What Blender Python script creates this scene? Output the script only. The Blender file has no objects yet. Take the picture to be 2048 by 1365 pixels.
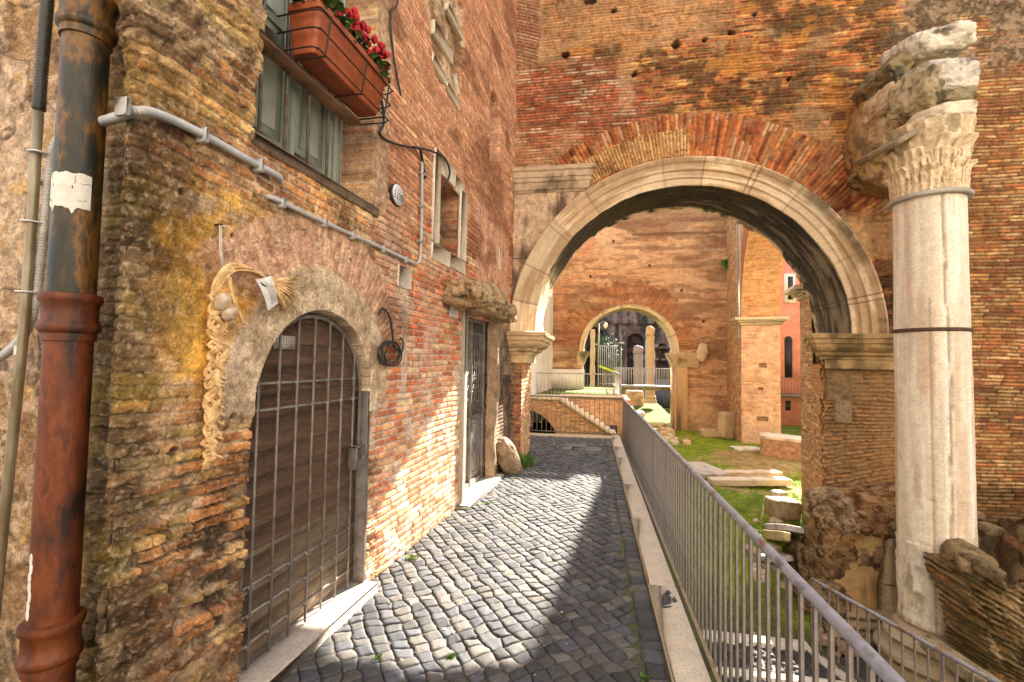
import bpy, math, random
import numpy as np
from mathutils import Vector, Matrix

# ------------------------------------------------------------------ camera, sky, sun, exposure
SC = bpy.context.scene
COL = SC.collection
PSI, TILT, ROLL = math.radians(9.8), math.radians(2.46), math.radians(1.0)
FW = Vector((-math.sin(PSI)*math.cos(TILT), math.cos(PSI)*math.cos(TILT), math.sin(TILT)))
R0 = Vector((math.cos(PSI), math.sin(PSI), 0)); U0 = R0.cross(FW)
RT = math.cos(ROLL)*R0 + math.sin(ROLL)*U0; UP = math.cos(ROLL)*U0 - math.sin(ROLL)*R0
cd = bpy.data.cameras.new('camera'); cam = bpy.data.objects.new('camera', cd); COL.objects.link(cam)
cd.sensor_width = 36; cd.lens = 36*930/2048; cd.clip_start = .05; cd.clip_end = 1000
cam.matrix_world = Matrix(((RT.x, UP.x, -FW.x, 0), (RT.y, UP.y, -FW.y, 0), (RT.z, UP.z, -FW.z, 1.75), (0, 0, 0, 1)))
SC.camera = cam
SUN_AZ, SUN_EL = math.radians(22.5), math.radians(33.3)     # azimuth from +Y towards +X
w = bpy.data.worlds.new('World'); SC.world = w; w.use_nodes = True
nt = w.node_tree; bgn = nt.nodes['Background']
sky = nt.nodes.new('ShaderNodeTexSky'); sky.sky_type = 'NISHITA'; sky.sun_disc = False
sky.sun_elevation = SUN_EL; sky.sun_rotation = SUN_AZ; sky.air_density = 1.0; sky.dust_density = 2.0; sky.ozone_density = 1.0
hs = nt.nodes.new('ShaderNodeHueSaturation'); hs.inputs['Saturation'].default_value = .3
wb = nt.nodes.new('ShaderNodeMix'); wb.data_type = 'RGBA'; wb.blend_type = 'MULTIPLY'; wb.inputs[0].default_value = 1; wb.inputs[7].default_value = (1.02, 1, 1, 1)   # daylight white balance
nt.links.new(sky.outputs[0], hs.inputs['Color']); nt.links.new(hs.outputs[0], wb.inputs[6]); nt.links.new(wb.outputs[2], bgn.inputs['Color'])
bgn.inputs['Strength'].default_value = .09
sd = bpy.data.lights.new('sun', 'SUN'); sd.energy = 5.0; sd.angle = math.radians(.5); sd.color = (1, .91, .77)
so = bpy.data.objects.new('sun', sd); COL.objects.link(so)
SDIR = Vector((math.sin(SUN_AZ)*math.cos(SUN_EL), math.cos(SUN_AZ)*math.cos(SUN_EL), math.sin(SUN_EL)))
so.rotation_euler = SDIR.to_track_quat('Z', 'Y').to_euler(); so.location = SDIR*60
SC.view_settings.view_transform = 'Standard'; SC.view_settings.look = 'None'
SC.view_settings.gamma = 1; SC.view_settings.exposure = 2.62
SC.cycles.max_bounces = 8; SC.cycles.diffuse_bounces = 5

# ------------------------------------------------------------------ noise and brick fields (numpy)
RT_ = np.random.RandomState(7).rand(8, 256, 256).astype(np.float32)
def sm(a, b, x):
    t = np.clip((x-a)/(b-a), 0, 1); return t*t*(3-2*t)
def vn(x, y, seed=0):
    T = RT_[seed % 8]; x = np.asarray(x, dtype=np.float64)+seed*17.37+1000; y = np.asarray(y, dtype=np.float64)+seed*9.71+1000
    i = np.floor(x).astype(np.int64); j = np.floor(y).astype(np.int64); fx = x-i; fy = y-j
    fx = fx*fx*(3-2*fx); fy = fy*fy*(3-2*fy); i0 = i & 255; j0 = j & 255; i1 = (i+1) & 255; j1 = (j+1) & 255
    return (T[i0, j0]*(1-fx)+T[i1, j0]*fx)*(1-fy)+(T[i0, j1]*(1-fx)+T[i1, j1]*fx)*fy
def fbm(x, y, f=1., o=4, seed=0):
    s = 0; a = .5; t = 0
    for k in range(o):
        s = s+a*vn(x*f, y*f, seed+k); t += a; a *= .5; f *= 2.03
    return s/t
def vn3(x, y, z, seed=0):
    def h3(i, j, k):
        h = (i*374761393+j*668265263+k*2147483647+seed*974711) & 0xffffffff; h = ((h ^ (h >> 13))*1274126177) & 0xffffffff
        return ((h ^ (h >> 16)) & 0xffff)/65535.
    i, j, k = (np.floor(q).astype(np.int64) for q in (x, y, z)); fx, fy, fz = x-i, y-j, z-k
    fx, fy, fz = (f*f*(3-2*f) for f in (fx, fy, fz)); r = 0
    for a in (0, 1):
        for b in (0, 1):
            for c in (0, 1): r = r+h3(i+a, j+b, k+c)*(fx if a else 1-fx)*(fy if b else 1-fy)*(fz if c else 1-fz)
    return r
def fbm3(V, f=1., o=4, seed=0):
    s = 0; a = .5; t = 0
    for q in range(o): s = s+a*vn3(V[:, 0]*f+31.7*q, V[:, 1]*f, V[:, 2]*f, seed+q); t += a; a *= .5; f *= 2.05
    return s/t
def hsh(i, j, seed=0):
    h = (i.astype(np.int64)*374761393+j.astype(np.int64)*668265263+seed*974711) & 0xffffffff
    h = ((h ^ (h >> 13))*1274126177) & 0xffffffff; h = (h ^ (h >> 16))
    return (h & 0xffff)/65535.
def bricks(u, v, p=.055, L=.24, j=.006, e=.008, seed=0, wob=.012, rag=.004, jit=.5):
    """rows of bricks: mask (1 on a brick, 0 in the joint) and three random numbers per brick"""
    v2 = v+(fbm(u, v, 1.3, 2, seed)-.5)*wob*2
    row = np.floor(v2/p); fv = v2/p-row
    Lr = L*(.75+.5*hsh(row, row*0+3, seed)); x = u/Lr+hsh(row, row*0, seed)*7.3; c = np.floor(x)
    b = lambda k: k+(hsh(row, k, seed+5)-.5)*jit
    c = np.where(x < b(c), c-1, np.where(x >= b(c+1), c+1, c))
    du = np.minimum(x-b(c), b(c+1)-x)*Lr; dv = np.minimum(fv, 1-fv)*p
    n = (fbm(u, v, 28, 2, seed+2)-.5)*rag*2
    m = sm(j, j+e, np.minimum(du, dv*1.0)+n)
    return m, hsh(row, c, seed+11), hsh(row, c, seed+12), hsh(row, c, seed+13)
def pick(r, pal):
    pal = np.array(pal); k = np.minimum((r*len(pal)).astype(int), len(pal)-1); return pal[k]
def mix(a, b, t):
    t = np.asarray(t)[..., None]; return a*(1-t)+np.asarray(b)*t

# ------------------------------------------------------------------ objects
def tag(o, label=None, cat=None, group=None, kind=None):
    if label: o['label'] = label
    if cat: o['category'] = cat
    if group: o['group'] = group
    if kind: o['kind'] = kind
    return o
def thing(name, loc, label, cat, group=None):
    o = bpy.data.objects.new(name, None); COL.objects.link(o); o.location = loc; o.empty_display_size = .1
    return tag(o, label, cat, group)
def rootloc(p):
    l = Vector((0, 0, 0))
    while p: l = l+p.location; p = p.parent
    return l
def mkobj(name, V, F4, mat, parent=None, cols=None, smooth=True, origin=None):
    """numpy vertices in world space, faces as an int array (n,4) or a list; linked as ONE object"""
    V = np.asarray(V, dtype=np.float64)
    if parent is not None: o0 = np.array(rootloc(parent))
    elif origin is not None: o0 = np.array(origin)
    else:
        lo = V.min(0); hi = V.max(0); o0 = np.array(((lo[0]+hi[0])/2, (lo[1]+hi[1])/2, lo[2]))
    me = bpy.data.meshes.new(name); me.vertices.add(len(V)); me.vertices.foreach_set('co', (V-o0).astype(np.float32).ravel())
    if isinstance(F4, np.ndarray):
        k = F4.shape[1]; nf = len(F4); me.loops.add(nf*k); me.polygons.add(nf)
        me.loops.foreach_set('vertex_index', F4.astype(np.int32).ravel())
        me.polygons.foreach_set('loop_start', np.arange(0, nf*k, k, dtype=np.int32))
    else:
        idx = [i for f in F4 for i in f]; me.loops.add(len(idx)); me.polygons.add(len(F4)); st = []; t = 0
        for f in F4: st.append(t); t += len(f)
        me.loops.foreach_set('vertex_index', idx); me.polygons.foreach_set('loop_start', st); nf = len(F4)
    me.update(calc_edges=True); me.validate()
    if smooth: me.polygons.foreach_set('use_smooth', np.ones(len(me.polygons), dtype=bool))
    if cols is not None:
        if mat in (M.get('masonry'), M.get('far')): cols = np.asarray(cols)*.90+(np.asarray(cols) @ np.array((.3, .5, .2)))[:, None]*.10*np.array((1.06, 1, .9))      # dusty surface
        a = me.color_attributes.new('col', 'FLOAT_COLOR', 'POINT')
        c = np.ones((len(V), 4), dtype=np.float32); c[:, :3] = cols; a.data.foreach_set('color', c.ravel())
    me.materials.append(mat)
    o = bpy.data.objects.new(name, me); COL.objects.link(o)
    if parent is not None: o.parent = parent
    else: o.location = o0
    return o
def grid_faces(nu, nv, wrap=False):
    i = np.arange(nu if wrap else nu-1)[:, None]; j = np.arange(nv-1)[None, :]; i2 = (i+1) % nu
    return np.stack([i*nv+j, i2*nv+j, i2*nv+j+1, i*nv+j+1], -1)
def hf(name, P, N, us, vs, H, C, mat, parent=None, mask=None, zdir=(0, 0, 1), smooth=True, flip=False):
    """relief sheet: P(u) foot points (nu,3), N normals (nu,3), heights H (nu,nv), colours C (nu,nv,3)"""
    nu, nv = len(us), len(vs); P = np.asarray(P); N = np.asarray(N)
    V = P[:, None, :]+vs[None, :, None]*np.array(zdir)+H[..., None]*N[:, None, :]
    F = grid_faces(nu, nv)
    if mask is not None:
        k = mask[:-1, :-1] & mask[1:, :-1] & mask[1:, 1:] & mask[:-1, 1:]; F = F[k]
    F = F.reshape(-1, 4)
    if flip: F = F[:, ::-1]
    used = np.unique(F); re = np.full(nu*nv, -1); re[used] = np.arange(len(used))
    return mkobj(name, V.reshape(-1, 3)[used], re[F], mat, parent, C.reshape(-1, 3)[used], smooth)
class MB:
    """collects shapes (world space) into one mesh"""
    def __init__(s): s.v = []; s.f = []; s.c = []; s.col = (1, 1, 1)
    def add(s, V, F):
        b = len(s.v); s.v += [tuple(p) for p in V]; s.f += [tuple(int(i)+b for i in f) for f in F]; s.c += [s.col]*len(V); return s
    def box(s, lo, hi, ax=None, bev=0):
        """box in a frame ax=(origin,x,y,z); bev chamfers it"""
        o, X, Y, Z = ax if ax else ((0, 0, 0), (1, 0, 0), (0, 1, 0), (0, 0, 1))
        o, X, Y, Z = map(np.array, (o, X, Y, Z))
        lo = np.array(lo, float); hi = np.array(hi, float)
        bv = min(bev, *(abs(hi-lo)*.45)) if bev else 0
        if not bv:
            L = [(x, y, z) for x in (lo[0], hi[0]) for y in (lo[1], hi[1]) for z in (lo[2], hi[2])]
            F = [(0, 1, 3, 2), (4, 6, 7, 5), (0, 4, 5, 1), (2, 3, 7, 6), (0, 2, 6, 4), (1, 5, 7, 3)]
        else:
            L = []; id = {}
            for x in (0, 1):
                for y in (0, 1):
                    for z in (0, 1):
                        c = [lo[0] if x == 0 else hi[0], lo[1] if y == 0 else hi[1], lo[2] if z == 0 else hi[2]]
                        sgn = [1 if x == 0 else -1, 1 if y == 0 else -1, 1 if z == 0 else -1]
                        for k in range(3):
                            p = [c[m]+(0 if m == k else sgn[m]*bv) for m in range(3)]; id[(x, y, z, k)] = len(L); L.append(p)
            F = []
            for k in range(3):
                a, b = [m for m in range(3) if m != k]
                for e in (0, 1):
                    q = []
                    for (ea, eb) in ((0, 0), (1, 0), (1, 1), (0, 1)):
                        t = [0, 0, 0]; t[k] = e; t[a] = ea; t[b] = eb; q.append(id[(*t, k)])
                    F.append(tuple(q))
                for ea in (0, 1):
                    for eb in (0, 1):
                        t0 = [0, 0, 0]; t0[a] = ea; t0[b] = eb; t1 = list(t0); t1[k] = 1
                        F.append((id[(*t0, a)], id[(*t1, a)], id[(*t1, b)], id[(*t0, b)]))
            for x in (0, 1):
                for y in (0, 1):
                    for z in (0, 1): F.append(tuple(id[(x, y, z, k)] for k in range(3)))
        return s.add([o+p[0]*X+p[1]*Y+p[2]*Z for p in L], F)
    def tube(s, pts, r, n=8, cap=True):
        pts = [Vector(p) for p in pts]; m = len(pts); rr = r if hasattr(r, '__len__') else [r]*m
        t = (pts[1]-pts[0]).normalized(); a = Vector((0, 0, 1)) if abs(t.z) < .9 else Vector((1, 0, 0))
        nx = t.cross(a).normalized(); V = []; F = []
        for k in range(m):
            t = ((pts[min(k+1, m-1)]-pts[max(k-1, 0)])).normalized(); nx = (nx-t*nx.dot(t)).normalized(); ny = t.cross(nx)
            for q in range(n):
                g = 2*math.pi*q/n; V.append(pts[k]+(nx*math.cos(g)+ny*math.sin(g))*rr[k])
        for k in range(m-1):
            for q in range(n): F.append((k*n+q, k*n+(q+1) % n, (k+1)*n+(q+1) % n, (k+1)*n+q))
        if cap: F.append(tuple(range(n-1, -1, -1))); F.append(tuple((m-1)*n+q for q in range(n)))
        return s.add(V, F)
    def lathe(s, prof, c, n=32, jit=0, seed=0):
        V = []; F = []; rn = random.Random(seed); m = len(prof)
        for k, (r, z) in enumerate(prof):
            for q in range(n):
                g = 2*math.pi*q/n; rj = r+(rn.random()-.5)*jit; V.append((c[0]+rj*math.cos(g), c[1]+rj*math.sin(g), c[2]+z))
        for k in range(m-1):
            for q in range(n): F.append((k*n+q, k*n+(q+1) % n, (k+1)*n+(q+1) % n, (k+1)*n+q))
        F.append(tuple(range(n-1, -1, -1))); F.append(tuple((m-1)*n+q for q in range(n)))
        return s.add(V, F)
    def rock(s, c, size, rot=(0, 0, 0), seed=0, box=3., rough=.18, n=9, fq=1.6, tone2=None, cut=.50, soft=.22):
        """closed lump: a super-ellipsoid cube with noise"""
        R = np.array((Matrix.Rotation(rot[2], 3, 'Z') @ Matrix.Rotation(rot[1], 3, 'Y') @ Matrix.Rotation(rot[0], 3, 'X')))
        key = {}; V = []; F = []
        def vid(p):
            k = tuple(np.round(p, 5))
            if k not in key: key[k] = len(V); V.append(p)
            return key[k]
        g = np.linspace(-1, 1, n)
        for ax in range(3):
            for sg in (-1, 1):
                a, b = (ax+1) % 3, (ax+2) % 3; ids = np.zeros((n, n), int)
                for i in range(n):
                    for k in range(n):
                        p = np.zeros(3); p[ax] = sg; p[a] = g[i]; p[b] = g[k]; ids[i, k] = vid(p)
                for i in range(n-1):
                    for k in range(n-1):
                        q = (ids[i, k], ids[i+1, k], ids[i+1, k+1], ids[i, k+1]); F.append(q if sg > 0 else q[::-1])
        V = np.array(V); nr = (np.abs(V)**box).sum(1)**(1/box); V = V/nr[:, None]
        W_ = V*np.array(size); L_ = float(np.mean(size)); Q = W_/L_+seed*7.13
        nz = (fbm3(Q, fq, 4, seed)-.5)*2.2*rough+(np.abs(fbm3(Q, fq*2.3, 3, seed+5)-.5)-.12)*-1.6*rough
        W_ = W_+(W_/np.linalg.norm(W_, axis=1)[:, None])*(nz*L_*.9)[:, None]
        t2 = np.array(tone2 if tone2 else tuple(q*.62 for q in s.col)); m = sm(cut, cut+soft, fbm3(Q, fq*1.6, 5, seed+9))[:, None]; base = s.col
        s.add(W_ @ R.T+np.array(c), F); s.c[-len(V):] = [tuple(q) for q in np.array(base)*(1-m)+t2*m]; return s
    def prism(s, poly, depth, ax):
        """polygon in a frame (o,X,Y,Z): poly in X,Y and extruded along Z from 0 to depth"""
        o, X, Y, Z = map(np.array, ax); n = len(poly)
        V = [o+p[0]*X+p[1]*Y for p in poly]+[o+p[0]*X+p[1]*Y+Z*depth for p in poly]
        F = [tuple(range(n-1, -1, -1)), tuple(range(n, 2*n))]+[(i, (i+1) % n, n+(i+1) % n, n+i) for i in range(n)]
        return s.add(V, F)
    def build(s, name, mat, parent=None, smooth=False, colour=False):
        return mkobj(name, np.array(s.v), s.f, mat, parent, np.array(s.c) if colour else None, smooth)
def autosmooth(o, deg=35):
    me = o.data; me.polygons.foreach_set('use_smooth', np.ones(len(me.polygons), dtype=bool)); me.set_sharp_from_angle(angle=math.radians(deg)); return o
def copy_to(o, parent, loc):
    c = o.copy(); COL.objects.link(c); c.parent = parent; c.location = loc; return c

# ------------------------------------------------------------------ materials
def newmat(name):
    m = bpy.data.materials.new(name); m.use_nodes = True; return m, m.node_tree, m.node_tree.nodes['Principled BSDF']
def nnode(nt, scale, detail=4, rough=.6, coord=None):
    n = nt.nodes.new('ShaderNodeTexNoise'); n.inputs['Scale'].default_value = scale; n.inputs['Detail'].default_value = detail; n.inputs['Roughness'].default_value = rough
    if coord is not None: nt.links.new(coord, n.inputs['Vector'])
    return n
def ramp(nt, src, stops):
    r = nt.nodes.new('ShaderNodeValToRGB'); e = r.color_ramp.elements
    e[0].position, e[1].position = stops[0][0], stops[-1][0]; e[0].color = (*stops[0][1], 1); e[1].color = (*stops[-1][1], 1)
    for p, c in stops[1:-1]: k = e.new(p); k.color = (*c, 1)
    nt.links.new(src, r.inputs[0]); return r
def mixc(nt, a, b, fac, mode='MULTIPLY'):
    n = nt.nodes.new('ShaderNodeMix'); n.data_type = 'RGBA'; n.blend_type = mode
    for sock, v in ((n.inputs[6], a), (n.inputs[7], b), (n.inputs[0], fac)):
        if hasattr(v, 'links'): nt.links.new(v, sock)
        else: sock.default_value = v if not isinstance(v, tuple) else (*v, 1)
    return n.outputs[2]
def bump(nt, bs, h, dist, strength=1.):
    b = nt.nodes.new('ShaderNodeBump'); b.inputs['Distance'].default_value = dist; b.inputs['Strength'].default_value = strength
    nt.links.new(h, b.inputs['Height']); nt.links.new(b.outputs[0], bs.inputs['Normal'])
def mat_col(name, rough=.92, lo=.62, hi=1.25, scale=70, bd=.004, spec=.25, pat=1., gam=1.):
    """masonry: the piece's own colour, broken up by fine grain, with a gritty surface"""
    m, nt, bs = newmat(name); g = nt.nodes.new('ShaderNodeNewGeometry')
    at = nt.nodes.new('ShaderNodeAttribute'); at.attribute_name = 'col'
    n1 = nnode(nt, scale, 5, .65, g.outputs['Position']); n2 = nnode(nt, scale*.17, 4, .6, g.outputs['Position'])
    r1 = ramp(nt, n1.outputs[0], [(.3, (lo,)*3), (.5, (1., 1., 1.)), (.72, (hi, hi*.98, hi*.94))])
    r2 = ramp(nt, n2.outputs[0], [(.28, (1-.45*pat, 1-.50*pat, 1-.56*pat)), (.5, (.98, .97, .95)), (.72, (1+.28*pat, 1+.27*pat, 1+.22*pat))])
    ga = nt.nodes.new('ShaderNodeGamma'); ga.inputs[1].default_value = gam; nt.links.new(at.outputs['Color'], ga.inputs[0]); k = .34**(1-gam)
    c = mixc(nt, ga.outputs[0], (k, k, k), 1.); c = mixc(nt, c, r1.outputs[0], 1.); c = mixc(nt, c, r2.outputs[0], 1.)
    nt.links.new(c, bs.inputs['Base Color']); bs.inputs['Roughness'].default_value = rough; bs.inputs['Specular IOR Level'].default_value = spec
    n3 = nnode(nt, scale*3.2, 3, .6, g.outputs['Position']); ad = nt.nodes.new('ShaderNodeMath'); ad.operation = 'MULTIPLY_ADD'; ad.inputs[1].default_value = .45; nt.links.new(n3.outputs[0], ad.inputs[0]); nt.links.new(n1.outputs[0], ad.inputs[2])
    bump(nt, bs, ad.outputs[0], bd); return m
def mat_plain(name, c1, c2=None, scale=12, rough=.6, metal=0., bd=.002, stretch=(1, 1, 1), stops=None, bscale=None, spec=.5, detail=5):
    """two-tone surface mixed by noise in the object's own coordinates"""
    m, nt, bs = newmat(name); tc = nt.nodes.new('ShaderNodeTexCoord'); mp = nt.nodes.new('ShaderNodeMapping')
    mp.inputs['Scale'].default_value = stretch; nt.links.new(tc.outputs['Object'], mp.inputs[0])
    n = nnode(nt, scale, detail, .62, mp.outputs[0]); c2 = c2 or tuple(x*.7 for x in c1)
    r = ramp(nt, n.outputs[0], stops or [(.35, c2), (.65, c1)])
    nt.links.new(r.outputs[0], bs.inputs['Base Color']); bs.inputs['Roughness'].default_value = rough; bs.inputs['Metallic'].default_value = metal
    bs.inputs['Specular IOR Level'].default_value = spec
    n2 = nnode(nt, bscale or scale*4, 4, .6, mp.outputs[0]); bump(nt, bs, n2.outputs[0], bd); return m
M = {}
M['masonry'] = mat_col('weathered_brick', lo=.50, hi=1.40, scale=85, bd=.006, gam=1.2)
M['ruin'] = mat_col('ruined_masonry', gam=1.05, lo=.42, hi=1.45, scale=45, bd=.012)
M['far'] = mat_col('distant_masonry', gam=1.1, lo=.62, hi=1.28, scale=30, bd=.012, pat=.6)
M['marble'] = mat_col('weathered_marble', rough=.75, lo=.66, hi=1.16, scale=60, bd=.004, spec=.3, pat=.3)
M['basalt'] = mat_col('basalt_cobble', rough=.75, lo=.6, hi=1.4, scale=120, bd=.002, spec=.35, pat=.5)
M['earth'] = mat_col('earth', lo=.55, hi=1.3, scale=60, bd=.01)
M['leaf'] = mat_col('leaf', rough=.6, lo=.8, hi=1.15, scale=30, bd=.001, spec=.3)
M['rail'] = mat_plain('brown_grey_painted_iron', (.19, .16, .135), (.11, .09, .075), 9, .5, .25, .0006)
M['handrail'] = mat_plain('worn_handrail_iron', (.3, .3, .34), None, 7, .5, .2, .0012, stops=[(.32, (.12, .1, .1)), (.45, (.34, .34, .37)), (.56, (.27, .27, .31)), (.66, (.22, .10, .055))], bscale=60)
M['rail_grey'] = mat_plain('grey_painted_iron', (.36, .34, .32), (.24, .22, .2), 9, .5, .1, .0006)
M['gate_iron'] = mat_plain('grey_gate_iron', (.19, .165, .15), (.10, .08, .07), 14, .5, .2, .0008, stops=[(.3, (.15, .08, .045)), (.42, (.13, .11, .095)), (.7, (.24, .21, .19))])
M['rust'] = mat_plain('rusty_band', (.10, .045, .022), (.05, .025, .014), 20, .7, .1, .001)
M['mesh'] = mat_plain('rusty_wire', (.27, .18, .115), (.17, .10, .06), 20, .6, .1, .0003)
M['dark_iron'] = mat_plain('dark_iron', (.035, .028, .022), (.018, .015, .013), 20, .55, .4, .001)
M['pipe_up'] = mat_plain('flaking_black_pipe', (.06, .04, .02), None, 10, .5, .1, .003, (1, 1, .4), [(.36, (.008, .009, .007)), (.45, (.020, .018, .009)), (.50, (.055, .030, .009)), (.56, (.17, .075, .012)), (.60, (.08, .04, .010)), (.68, (.03, .022, .010))], 60)
M['pipe_low'] = mat_plain('rust_red_pipe', (.2, .05, .014), None, 10, .6, .1, .003, (1, 1, .4), [(.34, (.014, .007, .005)), (.41, (.07, .017, .005)), (.50, (.12, .026, .005)), (.58, (.17, .042, .007)), (.65, (.10, .022, .006)), (.72, (.03, .012, .006))], 70)
M['steel'] = mat_plain('galvanised_steel', (.34, .31, .23), (.16, .12, .06), 9, .45, .35, .001, (1, 1, .3))
M['pvc'] = mat_plain('grey_pvc', (.50, .50, .50), (.36, .35, .33), 8, .5, 0, .0006)
M['black_pvc'] = mat_plain('black_pvc', (.05, .05, .05), (.03, .03, .03), 8, .45, 0, .0005)
M['cable'] = mat_plain('black_cable', (.018, .018, .02), (.01, .01, .011), 20, .5, 0, .0004)
M['paper'] = mat_plain('white_paper', (.72, .69, .64), (.58, .54, .47), 14, .8, 0, .0005)
M['enamel'] = mat_plain('white_enamel', (.75, .74, .74), (.62, .6, .6), 20, .3, 0, .0003)
M['ink'] = mat_plain('dark_ink', (.04, .04, .07), (.03, .03, .05), 10, .6)
M['wood'] = mat_plain('weathered_board', (.31, .175, .10), (.12, .062, .036), 5, .85, 0, .003, (1, 1, 9), None, 18)
M['wood_low'] = mat_plain('bleached_board', (.52, .42, .29), (.24, .17, .11), 5, .85, 0, .003, (1, 1, 9), None, 18)
M['shutter'] = mat_plain('grey_green_paint', (.36, .40, .33), (.26, .30, .25), 4, .5, 0, .0006)
M['shutter_blue'] = mat_plain('blue_grey_paint', (.13, .19, .24), (.09, .13, .17), 4, .5, 0, .0006)
M['glass'] = mat_plain('dark_window_glass', (.02, .022, .025), (.015, .016, .02), 3, .08)
M['terracotta'] = mat_plain('terracotta_plastic', (.36, .080, .022), (.22, .048, .015), 9, .55, 0, .0008)
M['straw'] = mat_plain('dry_straw', (.86, .60, .30), (.46, .26, .09), 22, .8, 0, .002)
M['garlic'] = mat_plain('garlic_skin', (.62, .52, .41), (.38, .25, .14), 26, .6, 0, .002)
M['string'] = mat_plain('white_string', (.7, .67, .6), (.55, .5, .44), 30, .8)
M['petal'] = mat_plain('crimson_petal', (.55, .004, .016), (.30, .002, .010), 12, .7, 0, .0008)
M['pink'] = mat_plain('salmon_render', (.66, .27, .20), (.55, .20, .145), 2.2, .85, 0, .004)
M['white_wall'] = mat_plain('white_render', (.74, .72, .69), (.6, .57, .53), 1.7, .85, 0, .003)
M['tarp'] = mat_plain('white_sheeting', (.68, .66, .66), (.5, .46, .42), 1.2, .7, 0, .01, (1, 1, .35))
M['concrete'] = mat_plain('pale_concrete', (.45, .42, .38), (.32, .29, .25), 4, .85, 0, .003)
M['asphalt'] = mat_plain('blue_grey_tarpaulin', (.10, .12, .18), (.055, .065, .10), 5, .7, 0, .004)
M['tape'] = mat_plain('yellow_green_tape', (.6, .7, .03), (.5, .6, .02), 5, .5)
M['lamp'] = mat_plain('lamp_glass', (.7, .66, .55), (.6, .55, .45), 5, .3)
M['drain'] = mat_plain('cast_iron_cover', (.11, .095, .10), (.06, .05, .055), 24, .5, .4, .002)
M['sticker'] = mat_plain('dark_sticker', (.05, .055, .075), (.03, .033, .045), 18, .5)
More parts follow.
